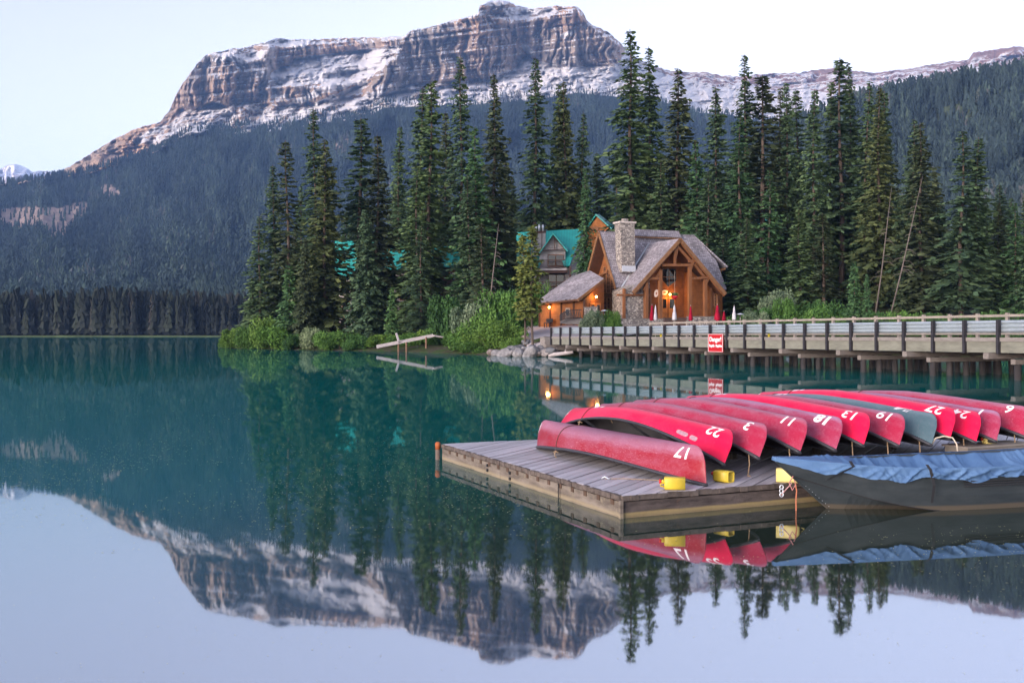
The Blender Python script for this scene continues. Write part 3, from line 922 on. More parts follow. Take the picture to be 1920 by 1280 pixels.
LTH = math.radians(22)
LB = Frame((14.16, 138.0, 3.9), LTH)
lodge = empty('lodge', LB.o, LTH)
tag(lodge, 'timber lodge with grey shingle roof, stone chimney and tall gabled porch', 'lodge')
zr, ze = 12.9, 4.75           # ridge and eave above the lodge floor
sl = (zr - ze) / 5.0
zm = lambda c: ze + sl * c
J = 2.55; zj = zm(J)
mb = MB(); mb.prism([(1.6, .5, -2), (1.6, 9.5, -2), (1.6, 9.5, ze + .5), (1.6, 5, zr - .35), (1.6, .5, ze + .5)], (13.6, 0, 0))
wall = mb.build('wall', M_log, lodge)
MB().prism([(15.2, .5, -2), (15.2, 9.5, -2), (15.2, 9.5, ze + .5), (15.2, 7.3, zj - .3), (15.2, 2.7, zj - .3), (15.2, .5, ze + .5)], (2.2, 0, 0)).build('wall', M_log, lodge)
slab('roof', [(-.1, 0, ze), (17.8, 0, ze), (17.8, J, zj), (15.5, 5, zr), (-.1, 5, zr)], .22, M_shingle, lodge)
slab('roof', [(-.1, 10, ze), (-.1, 5, zr), (15.5, 5, zr), (17.8, 10 - J, zj), (17.8, 10, ze)], .22, M_shingle, lodge)
slab('roof', [(15.45, 5, zr + .02), (19.4, 2.0, zj - .75), (19.4, 8.0, zj - .75)], .22, M_shingle, lodge)
mb = MB()
for c_ in (2.4, 3.6, 4.8, 6.0, 7.2):
    mb.bar((17.3, c_, zj - 1.25), (19.2, c_, zj - 1.15), .16, .2)
mb.bar((19.0, 2.2, zj - 1.05), (19.0, 7.8, zj - 1.05), .2, .25)
mb.bar((17.4, 2.7, zj - 2.2), (18.9, 2.7, zj - 1.2), .2, .2); mb.bar((17.4, 7.3, zj - 2.2), (18.9, 7.3, zj - 1.2), .2, .2)
mb.build('eave_bracket', M_trim, lodge)
# raised ridge cap
a0, z0 = LB.onC(4.6, 1186, 441); a1, _ = LB.onC(4.6, 1275, 441)
slab('ridge_cap', [(a0, 4.1, zr - .55), (a1, 4.1, zr - .55), (a1, 5, zr + .45), (a0, 5, zr + .45)], .2, M_shingle, lodge)
slab('ridge_cap', [(a0, 5.9, zr - .55), (a0, 5, zr + .45), (a1, 5, zr + .45), (a1, 5.9, zr - .55)], .2, M_shingle, lodge)
MB().bar((a0, 4.06, zr - .75), (a1, 4.06, zr - .75), .1, .16).build('ridge_trim', M_trim, lodge)
# left gable: rake boards, soffit, bracing and window wall
mb = MB(); mb.bar((-.12, -.05, ze - .2), (-.12, 5, zr - .2), .12, .42); mb.build('rake_board', M_trim, lodge)
mb = MB(); mb.bar((-.12, 10.05, ze - .2), (-.12, 5, zr - .2), .12, .42); mb.build('rake_board', M_trim, lodge)
slab('soffit', [(0, .1, ze - .45), (1.58, .1, ze - .45), (1.58, 4.95, zr - .66), (0, 4.95, zr - .66)], .04, M_soffit, lodge)
slab('soffit', [(0, 9.9, ze - .45), (0, 5.05, zr - .66), (1.58, 5.05, zr - .66), (1.58, 9.9, ze - .45)], .04, M_soffit, lodge)
for c0, z0, c1, z1 in ((8.3, ze + 1.7, 5.2, ze + 3.4), (1.7, ze + 1.7, 4.8, ze + 3.4)):
    MB().bar((.5, c0, z0), (1.4, c1, z1 - 1.0), .22, .26).build('gable_brace', M_timber, lodge)
def window(fr, plane, cc, u0, v0, u1, v1, nx, nz, parent, name='window', out=.06, axis='C'):
    """a window with its frame, glass and muntins on a wall plane of the frame"""
    f = fr.onC if axis == 'C' else fr.onA
    p0, zt = f(cc, u0, v0); p1, _ = f(cc, u1, v0); _, zb = f(cc, (u0 + u1) / 2, v1)
    lo, hi = min(p0, p1), max(p0, p1)
    def pt(p, o, z): return (p, cc - o, z) if axis == 'C' else (cc - o, p, z)
    w_ = MB()
    for a_, b_ in (((lo, zb), (hi, zb)), ((lo, zt), (hi, zt)), ((lo, zb), (lo, zt)), ((hi, zb), (hi, zt))):
        w_.bar(pt(a_[0], out, a_[1]), pt(b_[0], out, b_[1]), .12, .16, (0, 1, 0) if axis == 'C' else (1, 0, 0))
    wn_ = w_.build(name, M_frame, parent)
    sx = (hi - lo, .03, zt - zb) if axis == 'C' else (.03, hi - lo, zt - zb)
    MB().box(pt((lo + hi) / 2, out * .5, (zt + zb) / 2), sx).build('pane', M_glass, wn_)
    m = MB()
    for k in range(1, nx):
        q = lo + (hi - lo) * k / nx; m.bar(pt(q, out, zb), pt(q, out, zt), .06, .08)
    for k in range(1, nz):
        q = zb + (zt - zb) * k / nz; m.bar(pt(lo, out, q), pt(hi, out, q), .06, .06)
    if m.v: m.build('muntin', M_frame, wn_)
    return wn_
for u0, v0, u1 in ((1132.5, 500, 1137.5), (1139, 505, 1145), (1146.5, 520, 1153)):
    window(LB, 0, 1.58, u0, v0, u1, 549, 2, 6, lodge, axis='A')
for u0, u1 in ((1132.5, 1138), (1140, 1145.5), (1147, 1153)):
    window(LB, 0, 1.58, u0, 558, u1, 579, 2, 3, lodge, axis='A')
for u_ in (1131, 1154.5):
    c_, _ = LB.onA(1.5, u_, 540); MB().bar((1.5, c_, -1), (1.5, c_, ze + 1.2), .3, .3).build('post', M_timber, lodge)
c0, zq = LB.onA(1.5, 1130, 553.5); c1, _ = LB.onA(1.5, 1155, 553.5); MB().bar((1.48, c0, zq), (1.48, c1, zq), .25, .35).build('beam', M_timber, lodge)
# chimney
a0, _ = LB.onC(1.2, 1160, 450); a1, _ = LB.onC(1.2, 1186.5, 450); _, zt = LB.onC(1.2, 1172, 419); _, zb = LB.onC(.9, 1172, 508)
mb = MB(); w_ = a1 - a0
mb.prism([(a0 + .25, .55, zb - .2), (a1, .55, zb - .2), (a1, .7, zt), (a0, .7, zt)], (0, 1.7, 0)); ch = mb.build('chimney', M_stone, lodge)
MB().box(((a0 + a1) / 2, 1.55, zt + .12), (w_ + .35, 2.05, .24)).build('chimney_cap', simple('cap_stone', (.42, .39, .37), .9, .2), ch)
MB().box(((a0 + a1) / 2, 1.5, zt + .45), (.7, .7, .45)).build('flue', M_stone, ch)
MB().box(((a0 + a1) / 2 + .1, .5, zb + .3), (w_ - .1, .08, .8)).build('flashing', M_flash, ch)
# porch gable
PC, PA, PH, PZ = -4.3, 7.45, 6.95, 11.3
pe = PZ - PH * 1.0072
vz = 5 * (PZ - ze) / (zr - ze)
slab('porch_roof', [(PA - PH, PC, pe), (PA, PC, PZ), (PA, vz, PZ), (PA - (PZ - ze) / 1.0072, 0, ze), (PA - PH, -.02, pe)], .22, M_shingle, lodge)
slab('porch_roof', [(PA + PH, PC, pe), (PA + PH, -.02, pe), (PA + (PZ - ze) / 1.0072, 0, ze), (PA, vz, PZ), (PA, PC, PZ)], .22, M_shingle, lodge)
for s_ in (-1, 1):
    MB().bar((PA + s_ * (PH + .25), PC - .1, pe - .42), (PA, PC - .1, PZ - .17), .16, .46).build('rake_board', M_trim, lodge)
    MB().bar((PA + s_ * (PH + .1), PC + .02, pe - .62), (PA, PC + .02, PZ - .42), .2, .30).build('rafter', M_timber, lodge)
    slab('soffit', [(PA + s_ * (PH - .1), PC + .1, pe - .40), (PA, PC + .1, PZ - .40), (PA, 1.0, PZ - .40), (PA + s_ * (PH - .1), 1.0, pe - .40)], .05, M_soffit, lodge)
mb = MB(); mb.bar((PA - (PZ - ze) / 1.0072 - .15, -.03, ze + .03), (PA - .05, vz, PZ + .03), .35, .05); mb.build('valley_flashing', M_flash, lodge)
def pbar(c, u0, v0, u1, v1, w, h, name, mat, dc=0):
    a, z = LB.onC(c, u0, v0); b, y = LB.onC(c, u1, v1)
    return MB().bar((a, c, z), (b, c + dc, y), w, h, (0, 1, 0)).build(name, mat, lodge)
cf = PC + .25
for u_, vt_ in ((1238, 506), (1293, 500), (1322, 524), (1212, 530)):
    pbar(cf, u_, vt_, u_, 606, .42, .42, 'post', M_timber)
pbar(cf, 1241, 497, 1297, 497, .34, .42, 'tie_beam', M_timber)
pbar(cf, 1265.5, 462, 1265.5, 496, .3, .3, 'king_post', M_timber)
pbar(cf, 1265, 490, 1272, 455, .26, .26, 'strut', M_timber)
pbar(cf, 1272, 464, 1298, 493, .3, .3, 'strut', M_timber)
pbar(cf, 1293, 509, 1301, 487, .3, .3, 'strut', M_timber); pbar(cf, 1238, 509, 1230, 520, .26, .26, 'strut', M_timber)
pbar(cf, 1291, 490, 1303, 487, .3, .28, 'strut', M_timber)
pbar(cf, 1296, 522, 1328, 520, .32, .38, 'beam', M_timber); pbar(cf, 1212, 522, 1237, 522, .32, .38, 'beam', M_timber)
pbar(cf, 1322, 537, 1328, 520, .3, .3, 'strut', M_timber); pbar(cf, 1302, 496, 1322, 521, .3, .3, 'strut', M_timber)
pbar(cf, 1206, 545, 1216, 523, .24, .24, 'strut', M_timber)
# enclosed stone bay on the left of the porch
a0, zs = LB.onC(-3.4, 1172, 541); a1, _ = LB.onC(-3.4, 1218, 541)
MB().prism([(a0, -3.4, -1.5), (a1, -3.4, -1.5), (a1, -3.4, zs + 1.6), (a0 + .9, -3.4, zs + .2), (a0, -3.4, zs - .1)], (0, 3.7, 0)).build('stone_wall', M_stone, lodge)
MB().box((.75, -1.2, 1.5), (1.1, 3.2, 6.2)).build('stone_wall', M_stone, lodge)
for u_ in (1170, 1209, 1219):
    pbar(-3.5, u_, 541, u_, 607, .34, .3, 'post', M_timber)
pbar(-3.5, 1157, 553, 1222, 553, .26, .34, 'beam', M_timber)
# recessed entry wall with doors and pointed window
ce = -.6
a0, _ = LB.onC(ce, 1212, 600); a1, _ = LB.onC(ce, 1306, 600)
MB().prism([(a0, ce, -1), (a1, ce, -1), (a1, ce, PZ - 3.4), (PA, ce, PZ - .5), (a0, ce, PZ - 4.6)], (0, 1.0, 0)).build('entry_wall', M_log, lodge)
pts = [LB.onC(ce - .08, u_, v_) for u_, v_ in ((1241, 503), (1268, 503), (1268, 527), (1252.5, 539), (1241, 525))]
pw = MB().prism([(a, ce - .08, z) for a, z in pts], (0, .05, 0)).build('window', M_frame, lodge)
cen = (sum(a for a, z in pts) / 5, sum(z for a, z in pts) / 5)
MB().prism([(cen[0] + (a - cen[0]) * .93, ce - .12, cen[1] + (z - cen[1]) * .93) for a, z in pts], (0, .05, 0)).build('pane', M_glass, pw)
mm = MB(); mm.bar((cen[0] - 1, ce - .14, cen[1]), (cen[0] + .9, ce - .14, cen[1]), .05, .06); mm.bar((cen[0], ce - .14, cen[1] - 1.3), (cen[0], ce - .14, cen[1] + 1.0), .05, .06); mm.build('muntin', M_frame, pw)
M_door = wood('door_wood', (.42, .17, .05), 2)
for u0, u1 in ((1240.5, 1250.5), (1253, 1265.5)):
    a, zt = LB.onC(ce, u0, 557.5); b, zb = LB.onC(ce, u1, 604)
    d_ = MB().box(((a + b) / 2, ce - .06, (zt + zb) / 2), (b - a, .12, zt - zb)).build('door', M_door, lodge)
    a2, z2 = LB.onC(ce, u0 + 1.8, 560.5); b2, y2 = LB.onC(ce, u1 - 2, 577.5)
    MB().box(((a2 + b2) / 2, ce - .13, (z2 + y2) / 2), (b2 - a2, .03, z2 - y2)).build('pane', M_glass, d_)
    MB().tube([(b - .25, ce - .2, zb + 1.0), (b - .25, ce - .2, zb + 1.35)], .03, 6).build('handle', M_dark, d_)
# log-sided room on the right of the porch
cr = -2.6
a0, _ = LB.onC(cr, 1297, 600); a1, zt = LB.onC(cr, 1343, 545)
MB().prism([(a0, cr, -1.5), (a1, cr, -1.5), (a1, cr, zt - .2), (a0, cr, zt + 2.6)], (0, 3.3, 0)).build('log_wall', M_log, lodge)
for u_ in (1333, 1343):
    pbar(cr - .1, u_, 540, u_, 606, .32, .3, 'post', M_timber)
window(LB, 0, cr - .12, 1338.5, 551, 1344, 574, 1, 4, lodge)
# left wing
E1, E2, R2, Mx, R1 = P(1003, 567, 140), P(1084, 559, 132), P(1132, 522, 136.2), P(1106, 507, 141), P(1073, 517, 146)
Linv = Matrix.Translation(LB.o) @ Matrix.Rotation(LTH, 4, 'Z'); Linv.invert()
lw = lambda p: Linv @ Vector(p)
slab('wing_roof', [lw(E1), lw(E2), lw(R2)], .16, M_shingle, lodge)
slab('wing_roof', [lw(E1), lw(R2), lw(Mx), lw(R1)], .16, M_shingle, lodge)
MB().bar(lw(E1) - Vector((0, 0, .22)), lw(E2) - Vector((0, 0, .22)), .1, .2).build('eave_board', M_soffit, lodge)
MB().bar(lw(E2) - Vector((.05, .1, .25)), lw(R2) - Vector((.05, .1, .25)), .14, .36).build('rake_board', M_trim, lodge)
rt = MB()
for k in range(26):
    q = E1.lerp(E2, (k + .5) / 26); rt.bar(lw(q) - Vector((0, 0, .3)), lw(q + Vector((.65, .55, 0))) - Vector((0, 0, .12)), .1, .14)
rt.build('rafter_tail', M_trim, lodge)
inn = Vector((.78, .62, 0))
G1, G2 = E1 + inn * .9, E2 + inn * 1.1
zb = -1.2
g1, g2 = lw(G1), lw(G2)
MB().prism([(g1.x, g1.y, zb), (g2.x, g2.y, zb), (g2.x, g2.y, g2.z - .1), (g1.x, g1.y, g1.z - .1)], lw(G1 + inn * .4) - g1).build('wing_wall', M_log, lodge)
h1, h2 = lw(E2 + Vector((.9, 1.0, -.1))), lw(R2 + Vector((.1, .6, -.3)))
MB().prism([(h1.x, h1.y, zb), (h2.x, h2.y, zb), h2, h1], lw(E2 + Vector((.7, 1.5, 0))) - lw(E2 + Vector((.9, 1.0, 0)))).build('wing_wall', M_log, lodge)
for k in range(2):          # entry doors of the wing
    q0 = Vector(h1).lerp(h2, .28 + .28 * k); q1 = Vector(h1).lerp(h2, .53 + .28 * k)
    off = (lw(E2 + Vector((.95, .85, 0))) - lw(E2 + Vector((.9, 1.0, 0))))
    zt_ = 2.55
    d_ = MB().prism([(q0.x, q0.y, -.2), (q1.x, q1.y, -.2), (q1.x, q1.y, zt_), (q0.x, q0.y, zt_)], off * .8).build('door', M_door, lodge)
    q2, q3 = q0.lerp(q1, .2), q0.lerp(q1, .8)
    MB().prism([(q2.x, q2.y, 1.0), (q3.x, q3.y, 1.0), (q3.x, q3.y, 2.3), (q2.x, q2.y, 2.3)], off * 1.0).build('pane', M_glass, d_)
q0, q1 = g1.lerp(g2, .60), g1.lerp(g2, .70); off = lw(G1 - inn * .12) - g1
d_ = MB().prism([(q0.x, q0.y, -.3), (q1.x, q1.y, -.3), (q1.x, q1.y, 1.9), (q0.x, q0.y, 1.9)], off).build('door', simple('grey_door', (.30, .22, .17), .6), lodge)
q2, q3 = q0.lerp(q1, .2), q0.lerp(q1, .8)
MB().prism([(q2.x, q2.y, .9), (q3.x, q3.y, .9), (q3.x, q3.y, 1.7), (q2.x, q2.y, 1.7)], off * 1.3).build('pane', M_glass, d_)
for f_ in (.0, .25, .5, .78, 1.0):
    q = g1.lerp(g2, f_) + off * .6; MB().bar((q.x, q.y, zb), (q.x, q.y, q.z - .1), .22, .2).build('post', M_soffit, lodge)

# lit lamps
t = NT('lamp_globe'); t.p.inputs['Emission Color'].default_value = (1, .50, .10, 1); t.p.inputs['Emission Strength'].default_value = 14; t.color((.9, .6, .2)); M_lamp = t.m
def wall_lamp(p, label, power, out):
    o = empty('wall_lamp', p); tag(o, label, 'lamp', None)
    bm = bmesh.new(); bmesh.ops.create_icosphere(bm, subdivisions=2, radius=.15)
    me = bpy.data.meshes.new('globe'); bm.to_mesh(me); bm.free(); g = new_obj('globe', me, M_lamp, o, True)
    MB().bar((0, 0, .16), (-out[0] * .35, -out[1] * .35, .2), .05, .05).build('bracket', M_dark, o)
    MB().lathe([(.02, .13), (.13, .16), (.06, .24)], n=12).build('cap', M_dark, o, True)
    ld = bpy.data.lights.new('lamp_light', 'POINT'); ld.energy = power; ld.color = (1, .46, .12); ld.shadow_soft_size = .2
    lo = bpy.data.objects.new('lamp_light', ld); COL.objects.link(lo); lo.parent = o; lo.location = (out[0] * .35, out[1] * .35, -.05)
    return o
Lw = lambda a, c, z: Matrix.Translation(LB.o) @ Matrix.Rotation(LTH, 4, 'Z') @ Vector((a, c, z))
a, z = LB.onC(ce - .35, 1256, 552); wall_lamp(Lw(a, ce - .4, z), 'lit lamp over the porch doors of the lodge', 70, (.37, -.93))
q = Matrix.Translation(LB.o) @ Matrix.Rotation(LTH, 4, 'Z') @ (Vector(h1).lerp(h2, .52)); wall_lamp((q.x + .15, q.y - .5, LB.o.z + 3.35), 'lit lamp over the side doors beside the tall windows', 55, (.4, -.9))
q = E1.lerp(E2, .27) + inn * .75; wall_lamp((q.x - .15, q.y - .15, LB.o.z + 2.05), 'lit lamp under the eave of the lodge wing', 45, (-.7, -.7))
# wooden signs by the doors
M_sign = simple('carved_sign', (.66, .55, .47), .7, .2, 4)
M_signmark = simple('carved_mark', (.33, .14, .09), .7, .2, 4)
a, z = LB.onC(-3.65, 1230, 550)
o = empty('oval_sign', Lw(a, -3.75, z), LTH); tag(o, 'pale oval carved sign hanging left of the porch doors', 'sign')
ov = [(.34 * math.cos(k * math.pi / 8), -.02, .5 * math.sin(k * math.pi / 8) + .12 * math.cos(k * math.pi / 8)) for k in range(16)]
MB().prism(ov, (0, .05, 0)).build('board', M_sign, o)
MB().prism([(x * .35, -.03, zz * .35) for x, y, zz in ov], (0, .02, 0)).build('emblem', M_signmark, o)
MB().bar((0, 0, .45), (0, 0, 1.6), .03, .03).build('hanger', M_dark, o)
a, z = LB.onC(ce - .1, 1245.5, 548.5)
o = empty('carved_sign', Lw(a, ce - .2, z), LTH); tag(o, 'pale carved board sign above the left porch door', 'sign')
MB().prism([(-.42, -.03, -.3), (.1, -.03, -.33), (.45, -.03, -.05), (.5, -.03, .28), (-.1, -.03, .36), (-.45, -.03, .22)], (0, .08, 0)).build('board', M_sign, o)
MB().prism([(-.25, -.045, -.12), (.2, -.045, -.1), (.25, -.045, .12), (-.2, -.045, .15)], (0, .02, 0)).build('emblem', M_signmark, o)
# hanging flower basket
a, z = LB.onC(cf + .4, 1265, 556)
o = empty('hanging_basket', Lw(a, cf + .4, z)); tag(o, 'red hanging flower basket in the middle of the porch', 'flower basket')
MB().lathe([(.12, -.42), (.42, -.1), (.5, .08), (.44, .1)], n=14).build('pot', simple('red_flowers', (.42, .012, .02), .6, .4, 6), o, True)
r = random.Random(8); lf = MB()
for k in range(150):
    p = Vector((r.gauss(0, .22), r.gauss(0, .22), r.uniform(.05, .5))); d = Vector((r.uniform(-1, 1), r.uniform(-1, 1), r.uniform(-.3, 1))).normalized() * .14; s = d.orthogonal().normalized() * .06
    lf.add([p - d, p + s, p + d, p - s], [(0, 1, 2, 3)])
lf.build('foliage', simple('basket_leaves', (.09, .16, .05), .7, .4, 6), o)
MB().tube([(0, 0, .1), (0, 0, 3.5)], .02, 4).build('wire', simple('pale_wire', (.4, .35, .3), .5), o)

# patio: stone walls, planter, umbrellas, heaters
def low_wall(u0, u1, vt, vb, d, name, label):
    p, q = P(u0, vt, d), P(u1, vt, d + (u1 - u0) * .02)
    o = empty(name, (p.x, p.y, gz(p.x, p.y) - .3)); tag(o, label, 'wall')
    zt = p.z - o.location.z
    v = Vector((q.x - p.x, q.y - p.y, 0)); nrm = Vector((-v.y, v.x, 0)).normalized() * .5
    MB().prism([(0, 0, 0), (v.x, v.y, 0), (v.x, v.y, zt), (0, 0, zt)], nrm).build('masonry', M_stone, o)
    e = v.normalized() * .06
    MB().prism([Vector((0, 0, zt)) - e - nrm * .12, Vector((v.x, v.y, zt)) + e - nrm * .12, Vector((v.x, v.y, zt + .1)) + e - nrm * .12, Vector((0, 0, zt + .1)) - e - nrm * .12], nrm * 1.24).build('coping', M_curb, o)
    return o
low_wall(1150, 1246, 598, 612, 127, 'stone_wall', 'low river stone wall below the stone bay of the lodge')
low_wall(1291, 1341, 594.5, 608, 126, 'stone_wall', 'low river stone wall in front of the log sided room')
low_wall(1098, 1108, 577, 600, 129, 'stone_pillar', 'short stone pillar beside the side doors, left of its twin')
low_wall(1110, 1120, 576, 600, 129.5, 'stone_pillar', 'short stone pillar beside the side doors, right of its twin')
pl = low_wall(1247, 1290, 597, 612, 126.5, 'planter', 'long dark timber planter between the two low stone walls')
pl['category'] = 'planter'
for ch_ in pl.children:
    ch_.data.materials.clear(); ch_.data.materials.append(simple('dark_planter', (.10, .065, .055), .8))
    ch_.name = 'planter_box' if ch_.name.startswith('masonry') else 'planter_rim'
M_umr = simple('red_canvas', (.26, .008, .028), .8, .25, 3, .1, (1, 1, .3)); M_umg = simple('grey_canvas', (.48, .48, .53), .8, .15, 3, .1, (1, 1, .3))
M_pole = simple('pole_metal', (.3, .28, .27), .5)
def umbrella(u, vt, vb, wpx, mat, d, label):
    t_, b_ = P(u, vt, d), P(u, vb, d)
    x, y = t_.x, t_.y; z0 = gz(x, y) - .05
    o = empty('closed_umbrella', (x, y, z0), random.Random(int(u)).uniform(0, 6)); tag(o, label, 'umbrella')
    H = t_.z - z0; lo = b_.z - z0; R_ = wpx / FPX * d / 2
    m = MB(); prof = [(.02, 1.0), (.22, .93), (.45, .80), (.55, .66), (.48, .60), (.72, .45), (.92, .22), (1.0, .04), (.7, 0)]
    n = 20; vs, fs = [], []
    for rr, zz in prof:
        for k in range(n):
            w_ = R_ * rr * (1 + .22 * (1 if k % 2 else -1) * (1 - abs(zz - .4)))
            vs.append((w_ * math.cos(k * 2 * math.pi / n), w_ * math.sin(k * 2 * math.pi / n), lo + (H - lo) * zz))
    for i in range(len(prof) - 1):
        for k in range(n):
            fs.append((i * n + k, i * n + (k + 1) % n, (i + 1) * n + (k + 1) % n, (i + 1) * n + k))
    m.add(vs, fs); m.build('canopy', mat, o, True)
    MB().tube([(0, 0, 0), (0, 0, H + .08)], .03, 6).build('pole', M_pole, o)
    MB().lathe([(.3, 0), (.3, .06), (.06, .12)], n=12).build('base', M_dark, o)
    MB().lathe([(R_ * .6, lo + (H - lo) * .6), (R_ * .6, lo + (H - lo) * .63)], n=14).build('strap', mat, o)
    return o
umbrella(1222.5, 571, 601, 8, M_umr, 124, 'closed red umbrella standing in front of the stone bay')
umbrella(1229, 572, 600, 6, M_umg, 123, 'closed grey umbrella touching the red one by the stone bay')
umbrella(1264.5, 571, 600, 8, M_umg, 123, 'closed grey umbrella in front of the right porch door')
umbrella(1295, 573, 601, 7, M_umr, 123, 'closed slim red umbrella at the end of the log sided room')
umbrella(1345, 571, 602, 11, M_umr, 121, 'closed wide red umbrella at the corner of the lodge')
umbrella(1357.5, 583, 602, 7, M_umr, 123, 'short closed red umbrella right of the wide one')
umbrella(1376.5, 573, 600, 7, M_umg, 120, 'closed grey umbrella beside the mushroom shaped heater')
def heater(u, vt, d, label):
    p = P(u, vt, d); z0 = gz(p.x, p.y) - .05
    o = empty('patio_heater', (p.x, p.y, z0)); tag(o, label, 'heater'); H = p.z - z0
    MB().lathe([(.05, H), (.42, H - .12), (.44, H - .16), (.1, H - .13)], n=16).build('hood', M_flash, o, True)
    MB().tube([(0, 0, 0), (0, 0, H - .1)], .04, 8).build('pole', M_pole, o)
    MB().lathe([(.11, H - .45), (.11, H - .15)], n=12).build('burner', M_dark, o, True)
    MB().lathe([(.24, 0), (.24, .7), (.2, .75)], n=14).build('base', M_dark, o, True)
heater(1388, 587, 120, 'mushroom shaped patio heater right of the grey umbrella')
heater(1133.5, 580.5, 126, 'mushroom shaped patio heater by the lodge side windows')
# ramp railing and bench at the wing
o_p = P(1050, 602, 127); ramp = empty('entry_ramp', (o_p.x, o_p.y, gz(o_p.x, o_p.y) - .2)); tag(ramp, 'sloping entry ramp with dark baluster railing at the lodge wing', 'ramp')
pts = [P(1050, 590, 127), P(1058, 584.5, 127), P(1070, 581.5, 127.2), P(1090, 580.5, 128)]
lo = [P(1050, 601, 127), P(1062, 597, 127), P(1074, 596, 127.2), P(1091, 595.5, 128)]
ro = lambda p: Vector(p) - ramp.location
for k in range(3):
    MB().bar(ro(pts[k]), ro(pts[k + 1]), .1, .09).build('handrail', M_dark, ramp)
    MB().bar(ro(lo[k]), ro(lo[k + 1]), .1, .09).build('lower_rail', M_dark, ramp)
    n = 6
    for j in range(n):
        a_ = pts[k].lerp(pts[k + 1], j / n); b_ = lo[k].lerp(lo[k + 1], j / n)
        MB().bar(ro(b_), ro(a_), .09, .09, (0, 1, 0)).build('baluster', M_dark, ramp)
base = [ro(lo[0]) - Vector((0, 0, .1)), ro(lo[1]) - Vector((0, 0, .05)), ro(lo[3]) - Vector((0, 0, .05)), ro(lo[3]) - Vector((0, 0, .9)), ro(lo[0]) - Vector((0, 0, .35))]
MB().prism(base, (.3, 1.6, 0)).build('ramp_deck', M_curb, ramp)
bp = E1.lerp(E2, .30); bz = gz(bp.x, bp.y)
bench = empty('bench', (bp.x + .1, bp.y + .1, LB.o.z - .55), math.radians(-58)); tag(bench, 'dark bench against the wall under the wing lamp', 'bench')
MB().box((0, 0, .45), (1.5, .45, .08)).build('seat', M_dark, bench); MB().box((0, .24, .8), (1.5, .06, .5)).build('backrest', M_dark, bench)
for sx in (-.65, .65):
    for sy in (-.18, .2): MB().box((sx, sy, .1), (.08, .08, .7)).build('leg', M_dark, bench)

# ------------------------------------------------------------------ teal-roofed buildings
M_siding = wood('pale_siding', (.40, .38, .38), 1.0, .22)
M_brown = simple('brown_trim', (.07, .035, .03), .6, .2)
M_orange = wood('orange_log', (.42, .16, .05), 1.2, .3)
bo = P(1035, 600, 166); annex = empty('guest_house', (bo.x, bo.y, bo.z - 1.5)); tag(annex, 'guest house with teal metal roof, dormer, chimney and two balconies', 'house')
A_ = lambda u, v, d: P(u, v, d) - annex.location
MB().prism([A_(985, 506, 166), A_(1086, 500, 166), A_(1086, 640, 166), A_(985, 640, 166)], (0, 9, 0)).build('wall', M_siding, annex)
MB().prism([A_(1067, 497, 165.6), A_(1091, 440, 173), A_(1091, 500, 173), A_(1070, 540, 166)], (.6, .3, 0)).build('wall', M_siding, annex)
slab('roof', [A_(968, 506, 163.5), A_(1010, 502, 163.5), A_(1036, 446, 171.5), A_(1040, 432, 173.5), A_(968, 436, 173.5)], .18, M_teal, annex)
slab('roof', [A_(1057, 498, 163.5), A_(1068, 497, 163.5), A_(1094, 429, 173.5), A_(1034, 432, 173.5)], .18, M_teal, annex)
slab('roof', [A_(968, 436, 173.5), A_(1094, 429, 173.5), A_(1094, 470, 182), A_(968, 470, 182)], .18, M_teal, annex)
# dormer
MB().prism([A_(1011, 503, 165.2), A_(1060, 500, 165.2), A_(1060, 468, 165.2), A_(1037, 441, 165.2), A_(1012, 470, 165.2)], (0, 5, 0)).build('dormer_wall', M_siding, annex)
slab('dormer_roof', [A_(1009, 476, 163.8), A_(1037, 436.5, 163.8), A_(1037, 437.5, 172), A_(1012, 470, 170)], .16, M_teal, annex)
slab('dormer_roof', [A_(1065, 471, 163.8), A_(1037, 436.5, 163.8), A_(1037, 437.5, 172), A_(1068, 462, 170)], .16, M_teal, annex)
for a_, b_, w_ in (((1013, 474), (1037, 441), .3), ((1061, 470), (1037, 441), .3), ((1018, 470), (1058, 467), .34), ((1040, 446), (1040, 467), .22)):
    MB().bar(A_(*a_, 164.6), A_(*b_, 164.6), .12, w_, (0, 1, 0)).build('timber_trim', M_brown, annex)
def quad_win(u0, v0, u1, v1, d, par, nm='window'):
    w_ = MB().prism([A_(u0, v0, d), A_(u1, v0, d), A_(u1, v1, d), A_(u0, v1, d)], (0, .1, 0)).build(nm, M_timber, par)
    mu = (u0 + u1) / 2
    for x0, x1 in ((u0 + 1, mu - .7), (mu + .7, u1 - 1)):
        MB().prism([A_(x0, v0 + 1.5, d - .08), A_(x1, v0 + 1.5, d - .08), A_(x1, v1 - 2, d - .08), A_(x0, v1 - 2, d - .08)], (0, .06, 0)).build('pane', M_glass, w_)
quad_win(1027, 477, 1057, 500, 165.0, annex, 'balcony_door'); quad_win(1028, 514, 1058, 538, 165.7, annex, 'balcony_door')
quad_win(1000, 516, 1014, 530, 165.7, annex)
for v_, u0, u1, vr_ in ((503.5, 1006, 1062, 488), (546, 1004, 1072, 529)):
    MB().prism([A_(u0, v_, 163), A_(u1, v_ - 1, 163), A_(u1, v_ + 3, 163), A_(u0, v_ + 4, 163)], (0, 2.6, 0)).build('balcony_floor', M_siding, annex)
    MB().bar(A_(u0 + 1, vr_, 163.1), A_(u1 - 2, vr_ - 1, 163.1), .08, .12).build('balcony_rail', M_brown, annex)
    m = MB()
    for k in range(23):
        q = u0 + 1 + (u1 - u0 - 3) * k / 22; m.bar(A_(q, vr_, 163.1), A_(q, v_, 163.1), .05, .05 if k % 5 else .14, (0, 1, 0))
    m.build('balusters', M_brown, annex)
